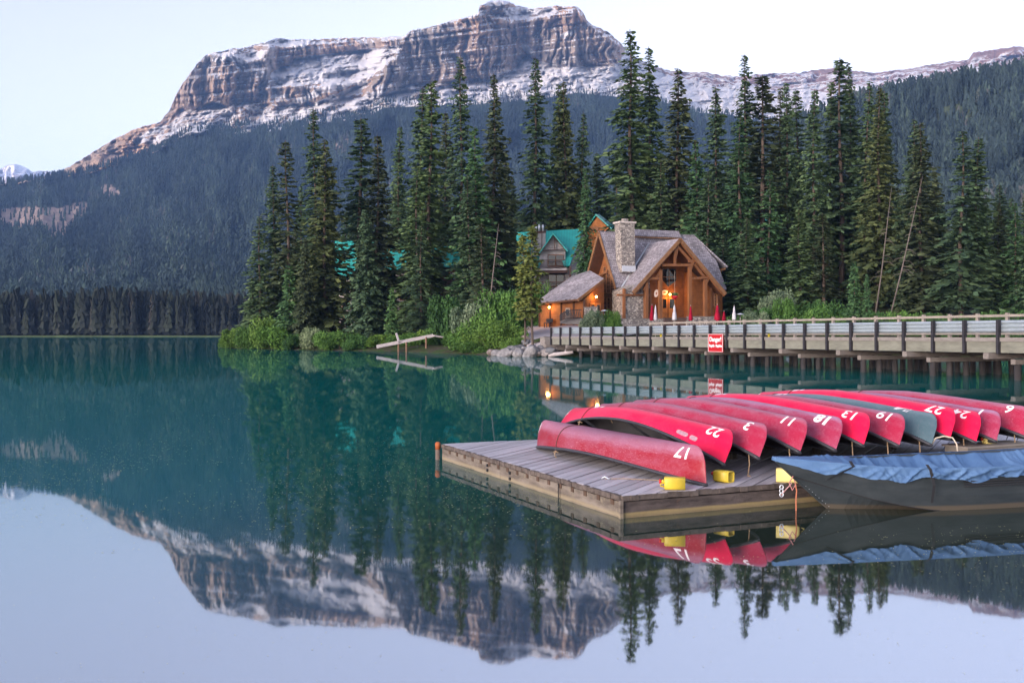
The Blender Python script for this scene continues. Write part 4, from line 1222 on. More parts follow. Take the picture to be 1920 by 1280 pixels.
MB().prism([A_(1008, 508, 163.2), A_(1064, 506, 163.2), A_(1064, 511, 163.2), A_(1008, 513, 163.2)], (0, 2.6, 0)).build('balcony_beam', M_brown, annex)
MB().bar(A_(1069, 500, 163.4), A_(1069, 560, 163.4), .3, .3, (0, 1, 0)).build('post', M_brown, annex)
cb = MB().prism([A_(1000, 437, 166), A_(1023, 435, 166), A_(1023, 480, 166), A_(1000, 480, 166)], (0, 1.8, 0)).build('chimney', M_siding, annex)
MB().prism([A_(999, 434.5, 165.8), A_(1024, 432.5, 165.8), A_(1024, 436, 165.8), A_(999, 438, 165.8)], (0, 2.2, 0)).build('chimney_cap', M_brown, cb)
MB().bar(A_(1016, 437, 165.9), A_(1016, 478, 165.9), .1, .12, (0, 1, 0)).build('corner_board', M_brown, cb)
for u_ in (1005, 1011, 1018):
    MB().tube([A_(u_, 434, 166.6), A_(u_, 424, 166.6), A_(u_, 421, 166.6)], [.2, .2, .12], 8).build('flue', M_flash, cb, True)
def cabin(u0, u1, vr_, ve_, d, label, wallm, depth=9, vb=640, gable=None):
    b_ = P((u0 + u1) / 2, 610, d); o = empty('cabin', (b_.x, b_.y, gz(b_.x, b_.y) - .2)); tag(o, label, 'cabin')
    Q = lambda u, v, dd: P(u, v, dd) - o.location
    e0, e1, r0, r1 = Q(u0, ve_, d), Q(u1, ve_, d), Q(u0, vr_, d + depth / 2), Q(u1, vr_, d + depth / 2)
    b0, b1 = e0 + Vector((0, depth, 0)), e1 + Vector((0, depth, 0))
    slab('roof', [e0, e1, r1, r0], .2, M_teal, o); slab('roof', [r0, r1, b1, b0], .2, M_teal, o)
    i = Vector((.6, 0, 0)); f = Vector((0, .7, -.1)); g = Vector((0, -.7, -.1))
    for s0, s1 in ((e0 + i, e0 + i * 1.6), (e1 - i * 1.6, e1 - i)):
        rr = (r0 if s0 == e0 + i else r1); bb_ = (b0 if s0 == e0 + i else b1)
        MB().prism([(s0.x, e0.y + .7, 0), (s0.x, b0.y - .7, 0), (s0.x, b0.y - .7, b0.z + .2), (s0.x, rr.y, rr.z - .5), (s0.x, e0.y + .7, e0.z + .2)], (.35, 0, 0)).build('wall', wallm, o)
    MB().box(((e0.x + e1.x) / 2, e0.y + .9, (e0.z) / 2), (e1.x - e0.x - 1.3, .3, e0.z)).build('wall', wallm, o)
    n = max(2, int((e1.x - e0.x) / 3))
    for k in range(n):
        x = e0.x + (e1.x - e0.x) * (k + .5) / n; zz = e0.z - 1.6
        while zz > 1.2:
            w_ = MB().box((x, e0.y + .72, zz), (1.3, .1, 1.5)).build('window', M_frame, o)
            MB().box((x, e0.y + .66, zz), (1.1, .06, 1.3)).build('pane', M_glass, w_)
            zz -= 3.0
    return o
cabin(628, 704, 452, 520, 178, 'cabin with teal roof hidden behind the left shore spruces', M_siding, 11)
cabin(716, 768, 462, 506, 181, 'cabin with teal roof glimpsed between two big shore spruces', M_siding, 8)
cabin(806, 862, 462, 500, 176, 'dark timber cabin with teal roof left of the guest house', M_brown, 9)
cabin(1180, 1235, 412, 428, 196, 'cabin with teal roof showing just above the lodge ridge', M_orange, 8)
cabin(1418, 1470, 404, 432, 196, 'cabin with teal roof hidden in the trees right of the lodge', M_siding, 9)
# log house behind the chimney: its gable faces left
b_ = P(1130, 600, 184); o = empty('log_house', (b_.x, b_.y, gz(b_.x, b_.y) - .2)); tag(o, 'orange log house with steep teal roof rising behind the lodge chimney', 'house')
Q = lambda u, v, d: P(u, v, d) - o.location
MB().prism([Q(1096, 640, 184), Q(1146, 640, 182), Q(1146, 432, 182), Q(1119, 406, 183), Q(1096, 440, 184)], (1.5, 8, 0)).build('wall', M_orange, o)
slab('roof', [Q(1117, 401, 182.4), Q(1154, 434, 181), Q(1158, 428, 192), Q(1124, 402, 192)], .2, M_teal, o)
slab('roof', [Q(1117, 401, 182.4), Q(1090, 440, 184), Q(1096, 440, 194), Q(1124, 402, 192)], .2, M_teal, o)
w_ = MB().prism([Q(1110, 425, 183.0), Q(1122, 425, 182.6), Q(1122, 432, 182.6), Q(1110, 432, 183.0)], (0, .2, 0)).build('window', M_frame, o)
# ------------------------------------------------------------------ conifers and shrubs
def foliage_mat(name, dark, mid, light, rnd=.35):
    t = NT(name)
    oi = t.node('ShaderNodeObjectInfo')
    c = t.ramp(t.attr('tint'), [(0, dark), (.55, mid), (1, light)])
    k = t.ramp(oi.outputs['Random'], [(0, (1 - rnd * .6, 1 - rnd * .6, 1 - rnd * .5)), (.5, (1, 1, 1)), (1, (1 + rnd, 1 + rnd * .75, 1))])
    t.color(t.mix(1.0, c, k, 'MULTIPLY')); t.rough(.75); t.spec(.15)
    return t.m
F_dark = foliage_mat('spruce_needles', (.029, .060, .037), (.062, .114, .060), (.12, .18, .083))
F_olive = foliage_mat('old_spruce_needles', (.026, .044, .026), (.058, .084, .042), (.11, .138, .068))
F_green = foliage_mat('fir_needles', (.026, .064, .032), (.055, .125, .052), (.10, .19, .075))
F_lime = foliage_mat('young_needles', (.05, .075, .02), (.10, .13, .035), (.17, .20, .06))
M_bark = simple('bark', (.085, .068, .058), .9, .4, 2, .1, (1, 1, .25), .4)
M_barkw = simple('pale_dead_bark', (.12, .105, .098), .9, .3, 2, .1, (1, 1, .25), .4)

def conifer_meshes(seed, H=36, R=3.4, cb=.06, droop=.45, step=.55, nb=6, spray=21, power=.72, gap=.12, lean=0.0, bare=0.0, ssz=1.0):
    r = np.random.RandomState(seed)
    V, F, T = [], [], []
    def axis(z): return np.array([lean * (z / H) ** 2 * H * .1 + .12 * math.sin(z * .23 + seed), .12 * math.sin(z * .19 + 2 * seed), 0])
    z = cb * H
    while z < H * .985:
        h = 1 - z / H
        base = R * (h ** power) * (1 - .35 * max(0, (h - .8)) / .2) + .12
        wob = .82 + .36 * r.rand()
        n = nb if h > .12 else 4
        a0 = r.rand() * 6.28
        for k in range(n):
            if r.rand() < gap * (1 if h > .1 else .2): continue
            az = a0 + k * 6.28 / n + r.normal(0, .25)
            L = base * wob * r.uniform(.5, 1.22)
            up = .55 - .75 * min(1, h * 1.7)
            dirh = np.array([math.cos(az), math.sin(az), 0]); side = np.array([-dirh[1], dirh[0], 0])
            c0 = axis(z); c0[2] = z + r.normal(0, .12)
            m = max(4, int(spray * (L / R) ** .55))
            tone = r.rand()
            for j in range(m):
                s = .04 + .96 * (j + r.rand() * .7) / m
                p = c0 + dirh * L * s + np.array([0, 0, L * (up * s - droop * s ** 1.6 * .7 + .12 * s ** 4)])
                wd = (.30 + .36 * L * (1 - abs(s - .45)) * .38)
                sd = r.choice([-1, 1])
                d = dirh * r.uniform(.35, .9) + side * sd * r.uniform(.25, 1.0) + np.array([0, 0, r.uniform(-.75, .05)])
                d /= np.linalg.norm(d)
                ln = wd * r.uniform(.8, 1.5) * ssz * 1.25
                q = np.cross(d, np.array([r.normal(0, .5), r.normal(0, .5), 1.0])); q /= np.linalg.norm(q) + 1e-6
                w_ = ln * r.uniform(.22, .38)
                b = len(V)
                V += [p, p + d * ln * .45 + q * w_, p + d * ln, p + d * ln * .45 - q * w_ + np.array([0, 0, -w_ * .6])]
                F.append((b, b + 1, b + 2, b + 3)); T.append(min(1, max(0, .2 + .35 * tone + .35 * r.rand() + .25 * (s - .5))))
        z += step * (.55 + .45 * min(1, h * 3)) * r.uniform(.75, 1.25)
    # leader
    me = np_mesh('crown', np.array(V), np.array(F)); fattr(me, 'tint', T, 'FACE')
    tr = MB(); zs = np.linspace(-.6, H * .99, 12)
    tr.tube([axis(zz) + np.array([0, 0, zz]) for zz in zs], [max(.03, .0075 * H * (1 - zz / H) ** .85 + .03) for zz in zs], 7)
    nd = int(10 + 26 * bare)
    for k in range(nd):             # dead twigs low on the stem
        zz = r.uniform(.03, .35 + .25 * bare) * H; az = r.rand() * 6.28; L = r.uniform(.5, 1.8)
        p = axis(zz) + np.array([0, 0, zz]); d = np.array([math.cos(az), math.sin(az), r.uniform(-.5, .1)])
        tr.tube([p, p + d * L * .6, p + d * L + np.array([0, 0, -.15])], [.05, .03, .012], 4, False)
    return tr.mesh('trunk'), me

PROTO = {
    'spruce':  [conifer_meshes(1, 36, 5.0, .05, .45, .50, 6, power=.95), conifer_meshes(2, 38, 4.6, .07, .55, .52, 6, gap=.20, power=.88), conifer_meshes(3, 34, 5.4, .04, .40, .50, 7, power=1.0, gap=.16), conifer_meshes(14, 37, 4.7, .08, .6, .62, 6, power=.82, gap=.30, bare=.5), conifer_meshes(15, 35, 5.0, .04, .5, .5, 6, power=1.05, gap=.2)],
    'tall':    [conifer_meshes(4, 44, 5.4, .05, .50, .56, 7, power=.98, gap=.16), conifer_meshes(5, 44, 5.4, .10, .60, .60, 6, power=.88, gap=.26)],
    'sparse':  [conifer_meshes(6, 38, 3.6, .30, .50, .66, 5, power=.72, gap=.34, bare=1.0), conifer_meshes(7, 38, 3.2, .22, .60, .60, 5, power=.66, gap=.30, bare=.8)],
    'broad':   [conifer_meshes(8, 26, 5.4, .02, .40, .44, 8, 22, power=.80, gap=.06), conifer_meshes(9, 24, 4.6, .02, .45, .42, 8, 22, power=.78, gap=.06)],
    'small':   [conifer_meshes(10, 12, 2.0, .03, .40, .30, 7, 14, power=.85, gap=.08, ssz=.9), conifer_meshes(11, 12, 1.7, .03, .35, .30, 7, 14, power=.9, gap=.10, ssz=.9)],
    'young':   [conifer_meshes(12, 15, 1.5, .28, .35, .36, 5, 14, power=.6, gap=.22, ssz=1.0), conifer_meshes(13, 15, 1.7, .30, .30, .36, 5, 14, power=.55, gap=.22, ssz=1.0)],
}
TH = {'spruce': 36, 'tall': 44, 'sparse': 38, 'broad': 25, 'small': 12, 'young': 15}
FOL = {'d': F_dark, 'o': F_olive, 'g': F_green, 'l': F_lime}
_cache = {}
def crown_variant(kind, k, fol):
    key = (kind, k, fol)
    if key not in _cache:
        tr, cr = PROTO[kind][k % len(PROTO[kind])]
        for m_ in (tr, cr):
            if not len(m_.materials): m_.materials.append(M_bark if m_ is tr else F_dark)
        _cache[key] = (tr, cr)
    return _cache[key]
tr_r = random.Random(21)
def tree(u, vt, d, kind, fol, label, group=None, wid=1.0, name='spruce_tree', k=None):
    x = (u - U0) / FPX * d
    z0 = gz(x, d) - .1
    H = CAM_H + (V0 - vt) / FPX * d - z0
    o = empty(name, (x, d, z0), tr_r.uniform(0, 6.28))
    sz = H / TH[kind] / .985
    if kind in ('broad', 'small', 'young'): sx = sz * wid
    else: sx = 1.24 * wid * (.35 + .65 * sz)
    o.scale = (sx, sx, sz)
    o.rotation_euler = (tr_r.uniform(-.02, .02), tr_r.uniform(-.02, .02), tr_r.uniform(0, 6.28))
    tag(o, label, 'tree', group)
    tm, cm = crown_variant(kind, tr_r.randrange(9) if k is None else k, fol)
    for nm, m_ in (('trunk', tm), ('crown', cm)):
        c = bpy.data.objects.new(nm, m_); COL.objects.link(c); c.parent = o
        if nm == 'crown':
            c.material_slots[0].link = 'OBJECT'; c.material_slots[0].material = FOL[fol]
    return o
G1_ = 'spruces of the shore stand'; G2_ = 'spruces behind the lodge'; G3_ = 'spruces behind the bridge'
TREES = [
 # shore stand
 (487, 413, 160, 'spruce', 'd', 'rounded dark spruce at the lake tip of the peninsula', G1_, 1.0), (462, 565, 163, 'small', 'd', 'small spruce at the very tip of the peninsula', G1_, 1.0),
 (473, 520, 161, 'small', 'd', 'slim small spruce in front of the rounded tip spruce', G1_, 1.0), (518, 328, 163, 'spruce', 'd', 'mid height spruce left of the thin topped one', G1_, .9),
 (543, 266, 160, 'sparse', 'o', 'spruce with a thin bare looking top near the peninsula tip', G1_, 1.1), (592, 205, 161, 'tall', 'd', 'tallest spruce of the left shore clump', G1_, .92),
 (612, 262, 155, 'spruce', 'o', 'brownish spruce leaning on the tallest of the left clump', G1_, 1.1), (541, 500, 151, 'small', 'g', 'small green fir before the left shore clump', G1_, 1.25),
 (672, 222, 168, 'sparse', 'd', 'tufted spruce standing alone between two gaps', G1_, 1.45),
 (690, 385, 147, 'broad', 'd', 'broad dark spruce sweeping down to the water shrubs', G1_, 1.0), (706, 232, 163, 'spruce', 'o', 'open crowned spruce behind the broad dark one', G1_, 1.05),
 (747, 257, 192, 'spruce', 'd', 'narrow spruce just right of the open crowned one', G1_, .8), (735, 540, 140, 'small', 'g', 'bluish young fir above the broken jetty', G1_, 1.0),
 (781, 330, 158, 'spruce', 'd', 'spruce hiding the middle teal roof', G1_, 1.1), (790, 190, 166, 'spruce', 'd', 'spruce with a dark skirt left of the bare stem', G1_, .95),
 (806, 152, 164, 'sparse', 'd', 'thin topped spruce with a bare upper stem', G1_, 1.15), (832, 192, 187, 'spruce', 'o', 'brownish spruce between the two thin tops', G1_, .9),
 (864, 108, 182, 'tall', 'd', 'very tall spruce in the middle of the shore stand', G1_, .9), (884, 330, 150, 'spruce', 'd', 'mid height spruce left of the bushy lakeside shrubs', G1_, .95),
 (893, 215, 152, 'spruce', 'g', 'bright green fir leaning on the tall olive spruce', G1_, .95), (925, 140, 158, 'tall', 'o', 'tall olive spruce over the bushy lakeside shrubs', G1_, 1.0),
 (950, 300, 166, 'spruce', 'o', 'shorter olive spruce behind the guest house corner', G1_, .8), (905, 420, 143, 'sparse', 'o', 'spruce with dead lower branches above the shrubs', G1_, 1.2),
 (788, 430, 146, 'spruce', 'd', 'dense lower spruce in front of the thin topped pair', G1_, 1.0),
 (570, 440, 150, 'broad', 'o', 'squat brownish spruce in front of the left clump', G1_, .85),
 # behind the lodge
 (1003, 107, 182, 'tall', 'd', 'tall spruce rising behind the guest house chimney', G2_, 1.0), (1047, 158, 186, 'spruce', 'd', 'left one of the twin narrow spruces behind the guest house', G2_, .85),
 (1064, 153, 184, 'spruce', 'o', 'right one of the twin narrow spruces behind the guest house', G2_, .9), (1088, 230, 186, 'spruce', 'd', 'spruce between the guest house and the log house', G2_, .8),
 (1096, 330, 158, 'spruce', 'g', 'green fir standing against the left gable of the lodge', G2_, .62),
 (1188, 56, 176, 'tall', 'd', 'tallest spruce of all, straight behind the lodge', G2_, 1.25), (1222, 90, 180, 'tall', 'd', 'thin tipped spruce just right of the tallest one', G2_, 1.0),
 (1180, 300, 190, 'spruce', 'd', 'low dark spruce under the left side of the tallest one', G2_, 1.0), (1270, 128, 174, 'spruce', 'o', 'spruce with layered brownish branches behind the porch ridge', G2_, 1.15),
 (1308, 250, 166, 'spruce', 'g', 'short green fir behind the right end of the lodge roof', G2_, 1.0), (1343, 166, 176, 'spruce', 'd', 'spruce with a dead brown flank right of the lodge', G2_, 1.0),
 (1326, 330, 160, 'spruce', 'd', 'low spruce touching the right eave of the lodge', G2_, 1.1), (1240, 300, 172, 'spruce', 'd', 'dark spruce filling the gap over the lodge ridge', G2_, 1.0),
 # behind the bridge
 (1388, 230, 158, 'spruce', 'g', 'green pine like tree at the lodge corner', G3_, 1.0), (1401, 103, 176, 'tall', 'd', 'tall spruce right of the lodge with an open top', G3_, .95),
 (1428, 140, 172, 'sparse', 'o', 'spruce with ragged side branches near its top', G3_, 1.5), (1440, 330, 154, 'spruce', 'g', 'bright green tree before the ragged spruce', G3_, .95),
 (1466, 180, 176, 'spruce', 'o', 'left one of a twin topped pair of spruces', G3_, .8), (1478, 178, 174, 'spruce', 'd', 'right one of a twin topped pair of spruces', G3_, .8),
 (1496, 170, 180, 'sparse', 'd', 'thin spindly spruce between the pair and the tall cluster', G3_, 1.0), (1524, 190, 168, 'spruce', 'd', 'dense spruce left of the bare grey stems', G3_, .95),
 (1553, 168, 174, 'spruce', 'd', 'spruce on the left shoulder of the tall cluster', G3_, .85), (1578, 112, 172, 'sparse', 'd', 'tall spruce with a long bare grey stem', G3_, 1.25),
 (1597, 116, 178, 'tall', 'd', 'tall spruce close behind the bare grey stem', G3_, .85), (1617, 144, 172, 'spruce', 'd', 'spruce right of the tall cluster top', G3_, .95),
 (1646, 166, 164, 'tall', 'o', 'massive olive spruce on the right of the cluster', G3_, 1.0), (1662, 192, 168, 'spruce', 'd', 'slim spruce on the right flank of the massive one', G3_, .9),
 (1708, 225, 160, 'spruce', 'd', 'dark top of the blunt tree over the leaning dead trunks', G3_, .9), (1728, 232, 156, 'spruce', 'o', 'blunt topped olive spruce over the leaning dead trunks', G3_, 1.15),
 (1800, 260, 150, 'spruce', 'd', 'conical dark spruce with a sharp tip by the hill', G3_, 1.15), (1829, 277, 152, 'spruce', 'd', 'conical spruce leaning on the sharp tipped one', G3_, 1.15),
 (1872, 370, 156, 'spruce', 'o', 'low brownish spruce beside the two conical ones', G3_, .9), (1906, 388, 152, 'spruce', 'g', 'low green spruce at the edge of the hill', G3_, .9),
 (1938, 350, 150, 'spruce', 'd', 'spruce past the low green one at the hill', G3_, .9),
 (1602, 490, 124, 'small', 'g', 'small bluish fir behind the bridge rail', G3_, 1.1), (1627, 515, 123, 'small', 'g', 'smaller bluish fir next to the other small fir', G3_, .8),
 (1760, 400, 162, 'spruce', 'd', 'mid height spruce filling between blunt and conical trees', G3_, 1.0), (1690, 400, 166, 'spruce', 'd', 'mid height spruce left of the blunt topped tree', G3_, 1.0),
 (1500, 380, 152, 'spruce', 'd', 'mid height spruce below the spindly one', G3_, 1.1), (1545, 400, 150, 'sparse', 'o', 'mid height spruce with dead grey lower twigs', G3_, 1.2),
 (1400, 400, 146, 'spruce', 'd', 'mid height dark spruce behind the patio heater', G3_, 1.1), (1355, 440, 150, 'spruce', 'd', 'low dark spruce right behind the wide red umbrella', G3_, 1.0),
 # young pair by the road
 (983, 440, 110.5, 'young', 'l', 'thin young yellow green spruce on the road edge, shorter of two', 'young spruces on the road edge', 1.0), (1001, 424, 109.5, 'young', 'l', 'thin young yellow green spruce on the road edge, taller of two', 'young spruces on the road edge', 1.1),
]
for T_ in TREES:
    tree(T_[0], T_[1], T_[2], T_[3], T_[4], T_[5], T_[6], T_[7])
# deeper rows, only tops and gaps between the named trees show
rr = random.Random(77)
for k in range(44):
    u = 1100 + 830 * (k + rr.random()) / 44; d = rr.uniform(188, 225)
    tree(u, rr.uniform(270, 400), d, 'spruce', rr.choice('ddo'), 'dark spruce in the deep rows behind the lodge and bridge trees', 'spruces deep in the wood', 1.1)
for k in range(24):
    u = 540 + 450 * (k + rr.random()) / 24; d = rr.uniform(196, 222)
    tree(u, rr.uniform(330, 430), d, 'spruce', rr.choice('ddo'), 'dark spruce in the deep rows behind the shore cabins', 'spruces deep behind the cabins', 1.0)

# leaning dead trunks
def snag(u0, v0, u1, v1, d, label, r0=.12):
    a, b = P(u0, v0, d), P(u1, v1, d); a.z = gz(a.x, a.y) - .3
    o = empty('dead_trunk', a); tag(o, label, 'dead tree')
    m = MB(); q = b - a
    m.tube([q * 0, q * .35 + Vector((.12, 0, 0)), q * .7 + Vector((.05, 0, 0)), q], [r0, r0 * .8, r0 * .55, r0 * .2], 8); m.build('trunk', M_barkw, o, True)
    for k in range(14):
        f = rr.uniform(.3, .95); p = q * f; s = rr.choice((-1, 1)); L = rr.uniform(.7, 2.2) * (1.2 - f)
        e = Vector((s * L, rr.uniform(-.6, .6) * L, -.25 * L)); m2 = MB(); m2.tube([p, p + e * .6 + Vector((0, 0, .1)), p + e - Vector((0, 0, .3 * L))], [.05, .035, .012], 4, False); m2.build('branch', M_barkw, o)
snag(1668, 612, 1730, 330, 146, 'leaning pale dead trunk with curved dead limbs behind the bridge'); snag(1640, 612, 1672, 350, 150, 'leaning dead trunk left of the one with curved limbs')
snag(908, 640, 935, 420, 141, 'thin leaning dead stem above the lakeside shrubs', .14)

# ---- shrubs
def shrub_mesh(seed, n=9000, lobes=12, leaf=.10):
    r = np.random.RandomState(seed)
    C = np.stack([r.normal(0, .42, lobes), r.normal(0, .42, lobes), r.uniform(.25, .75, lobes)], 1); S = r.uniform(.28, .48, lobes)
    i = r.randint(0, lobes, n); d = r.normal(size=(n, 3)); d /= np.linalg.norm(d, axis=1)[:, None]
    p = C[i] + d * (S[i] * r.uniform(.35, 1.3, n) ** .7)[:, None]; p[:, 2] = np.abs(p[:, 2])
    a = r.normal(size=(n, 3)) + np.array([0, 0, .2]); a /= np.linalg.norm(a, axis=1)[:, None]
    b = np.cross(a, r.normal(size=(n, 3))); b /= np.linalg.norm(b, axis=1)[:, None]
    s = leaf * .5 * r.uniform(.4, 1.5, n)[:, None]
    V = np.stack([p - a * s, p + b * s * .5, p + a * s, p - b * s * .5], 1).reshape(-1, 3)
    me = np_mesh('foliage', V, np.arange(n * 4).reshape(n, 4))
    lob = r.rand(lobes)
    fattr(me, 'tint', np.clip(lob[i] * .5 + r.rand(n) * .5, 0, 1), 'FACE')
    st = MB()
    for k in range(7):
        az = r.rand() * 6.28; e = Vector((.5 * math.cos(az), .5 * math.sin(az), r.uniform(.5, .85)))
        st.tube([(0, 0, -.15), e * .5 + Vector((0, 0, .08)), e], [.03, .018, .006], 5, False)
    return st.mesh('stem'), me
S_green = foliage_mat('shrub_leaves', (.030, .074, .018), (.060, .14, .030), (.12, .225, .055), .25)
S_lime = foliage_mat('bright_shrub_leaves', (.042, .09, .018), (.082, .165, .032), (.155, .26, .06), .2)
S_sage = foliage_mat('sage_shrub_leaves', (.06, .10, .06), (.12, .17, .10), (.21, .27, .175), .2)
S_deep = foliage_mat('deep_shrub_leaves', (.020, .055, .018), (.040, .10, .028), (.07, .16, .045), .25)
SH = [shrub_mesh(s) for s in (1, 2, 3)]
SM = {'g': S_green, 'l': S_lime, 's': S_sage, 'd': S_deep}
_sc = {}
def shrub(u, vt, d, w, fol, label, group, dx=0):
    x = (u - U0) / FPX * d; z0 = max(.05, gz(x, d)) - .1
    H = CAM_H + (V0 - vt) / FPX * d - z0
    k = tr_r.randrange(3)
    if (k, fol) not in _sc:
        a, b = SH[k]
        if not len(a.materials): a.materials.append(M_bark); b.materials.append(S_green)
        _sc[(k, fol)] = (a, b)
    o = empty('shrub', (x, d, z0), tr_r.uniform(0, 6.28)); o.scale = (w / 1.7, w / 1.7, H / 1.12)
    tag(o, label, 'shrub', group)
    for nm, m_ in zip(('stem', 'foliage'), _sc[(k, fol)]):
        c = bpy.data.objects.new(nm, m_); COL.objects.link(c); c.parent = o
        if nm == 'foliage':
            c.material_slots[0].link = 'OBJECT'; c.material_slots[0].material = SM[fol]
GS = 'shrubs along the peninsula shore'
for a in [(428, 632, 164, 3.0, 'l', 'low yellow green shrub at the lake tip'), (455, 612, 161, 4.2, 'l', 'rounded bright shrub beside the small tip spruce'), (480, 608, 156, 4.0, 'g', 'green shrub under the rounded tip spruce'),
          (508, 590, 154, 4.0, 'l', 'tall bright shrub below the thin topped spruce'), (530, 612, 150, 5.6, 'g', 'wide rounded green shrub at the water before the left clump'), (556, 625, 148, 3.4, 'd', 'dark low shrub between the rounded shore shrubs'),
          (583, 615, 146, 3.6, 's', 'grey green shrub at the water under the left clump'), (612, 622, 144, 3.6, 'g', 'green shrub right of the grey green one'), (640, 618, 142, 4.2, 'g', 'rounded green shrub below the broad dark spruce'),
          (668, 628, 140, 3.2, 'd', 'dark shrub at the foot of the broad dark spruce'), (720, 626, 140, 3.6, 'l', 'bright low shrub behind the end of the broken jetty'), (745, 628, 139, 3.2, 'g', 'green shrub behind the broken jetty'),
          (772, 622, 138, 3.8, 'g', 'green shrub behind the middle of the broken jetty'), (800, 618, 137, 3.6, 'l', 'bright shrub behind the jetty post'), (826, 610, 136, 3.6, 'd', 'dark shrub right behind the jetty top'),
          (850, 555, 133, 5.2, 'd', 'tall dark leafy shrub left of the bright bushy one'), (850, 618, 130, 3.4, 'g', 'low green shrub at the top of the broken jetty'), (876, 600, 122, 4.4, 'g', 'green shrub above the fallen log'),
          (900, 565, 122, 4.8, 's', 'tall pale green shrub with grey leaves by the water'), (930, 545, 121, 5.4, 'g', 'tallest bushy green shrub at the road edge'), (915, 612, 117, 4.4, 'l', 'bright green shrub hanging over the fallen log'),
          (945, 600, 115, 4.0, 'l', 'bright green shrub spilling down to the rocks'), (958, 540, 128, 4.2, 'd', 'dark leafy shrub behind the young spruces'), (962, 632, 111.5, 2.0, 'l', 'small yellow green shrub among the first rocks'),
          (888, 640, 117, 3.2, 'g', 'low green shrub right above the waterline log'), (1005, 522, 147, 2.6, 'g', 'slender green shrub in front of the guest house balcony')]:
    shrub(*a, GS)
GP = 'shrubs around the lodge patio'
for a in [(1107, 582, 121, 2.6, 's', 'pale leafy shrub at the foot of the stone pillars'), (1127, 588, 121, 2.0, 'd', 'dark shrub right of the pale one at the pillars'), (1148, 582, 121, 2.0, 'g', 'thin green shrub by the lodge side windows'),
          (1418, 583, 124, 3.2, 's', 'grey green shrub behind the rail right of the heater'), (1441, 575, 126, 3.0, 'd', 'dark shrub between the two grey green ones'), (1463, 545, 128, 4.0, 's', 'big pale shrub right of the patio'), (1480, 560, 124, 3.2, 'g', 'green shrub leaning on the big pale one'),
          (1545, 575, 122, 4.2, 'g', 'bright green shrub below the bare grey stem'), (1530, 560, 126, 4.2, 'd', 'dark shrub behind the bright green one'), (1585, 570, 126, 3.6, 'd', 'dark shrub at the foot of the small bluish firs'),
          (1660, 585, 120, 3.4, 'd', 'low dark shrub under the massive olive spruce'), (1702, 580, 118, 3.0, 'g', 'small green shrub by the leaning dead trunks'), (1745, 585, 116, 3.4, 'd', 'low dark shrub right of the leaning dead trunks'),
          (1800, 588, 112, 3.4, 'd', 'low dark shrub under the conical spruces'), (1850, 585, 108, 3.6, 'd', 'low dark shrub near the end of the handrail'), (1905, 580, 104, 3.6, 'd', 'dark shrub at the end of the handrail'),
          (1390, 590, 128, 3.0, 'd', 'low dark shrub behind the patio heater')]:
    shrub(*a, GP)

# broken jetty and logs on the peninsula shore
M_grey = simple('silver_wood', (.34, .32, .33), .85, .3, 2.5, .2, (1, 1, 4), .3)
o_ = P(770, 655, 133); jet = empty('broken_jetty', (o_.x, o_.y, 0)); tag(jet, 'collapsed grey plank jetty tilting into the water', 'jetty')
jl = lambda u, v, d: P(u, v, d) - jet.location
for k in range(3):
    MB().bar(jl(706, 651 - k * 1.2, 130 + k * .5), jl(812, 630 - k * 1.2, 131 + k * .5), .42, .26).build('plank', M_grey, jet)
MB().bar(jl(811, 629, 131), jl(829, 632, 131.5), 1.3, .2).build('plank', M_grey, jet)
MB().bar(jl(748, 641, 130), jl(743, 625, 131), .2, .22).build('broken_rail', M_grey, jet)
for u_, vt_ in ((762, 641), (799, 632), (747, 645)):
    a, b = jl(u_, vt_, 130.4), jl(u_, vt_, 130.4); b.z = -1.2
    MB().tube([b, a], .12, 8).build('post', simple('brown_post', (.16, .10, .07), .9), jet)
def log(u0, v0, d0, u1, v1, d1, r_, label):
    a, b = P(u0, v0, d0), P(u1, v1, d1); o = empty('fallen_log', a); tag(o, label, 'log')
    q = b - a; MB().tube([q * -.12, q * .3, q * .7, q], [r_, r_ * .95, r_ * .9, r_ * .75], 10).build('stem', M_grey, o, True)
    MB().tube([q * .6, q * .6 + Vector((.15, -.1, .45))], [.08, .04], 6).build('branch_stub', M_grey, o)
log(884, 663.5, 119, 923, 648, 117, .32, 'grey log sloping from the shrubs into the water'); log(1034, 665, 106, 1075, 660, 105, .22, 'brown log lying at the water under the bridge end')
# ------------------------------------------------------------------ dock with diagonal planks
DK0 = Vector((1.53, 14.15, 0)); DTH = math.radians(24.3); DZ = .315
dock = empty('dock', DK0, DTH); tag(dock, 'weathered grey plank dock carrying the row of canoes', 'dock')
DL, DWd = 15.0, 7.15        # along the front (local x), towards the back (local y)
t = NT('dock_planks')
co = t.coord('Object', (1, 1, 1)); oi = t.node('ShaderNodeObjectInfo')
grain = t.noise(t.coord('Object', (.6, 14, 14)), 1.6, 6, .65)
blot = t.noise(co, 1.3, 5, .6)
base = t.ramp(oi.outputs['Random'], [(0, (.36, .345, .365)), (.5, (.44, .42, .45)), (1, (.52, .50, .53))])
c_ = t.mix(1.0, base, t.ramp(grain, [(.3, .66), (.55, 1.0), (.8, 1.25)]), 'MULTIPLY')
c_ = t.mix(t.ramp(blot, [(.5, 0), (.75, .65)]), c_, (.25, .215, .22))
t.color(c_); t.rough(t.ramp(blot, [(.3, .75), (.7, .5)])); t.spec(.25); t.bump(grain, .5, .01)
M_plank = t.m
t = NT('dock_side')
co = t.coord('Object', (.5, .5, 3)); sp = t.node('ShaderNodeSeparateXYZ'); tc = t.node('ShaderNodeTexCoord'); t.link(tc.outputs['Object'], sp.inputs[0])
n1 = t.noise(co, 3, 6, .65); n2 = t.noise(t.coord('Object'), 14, 5, .7)
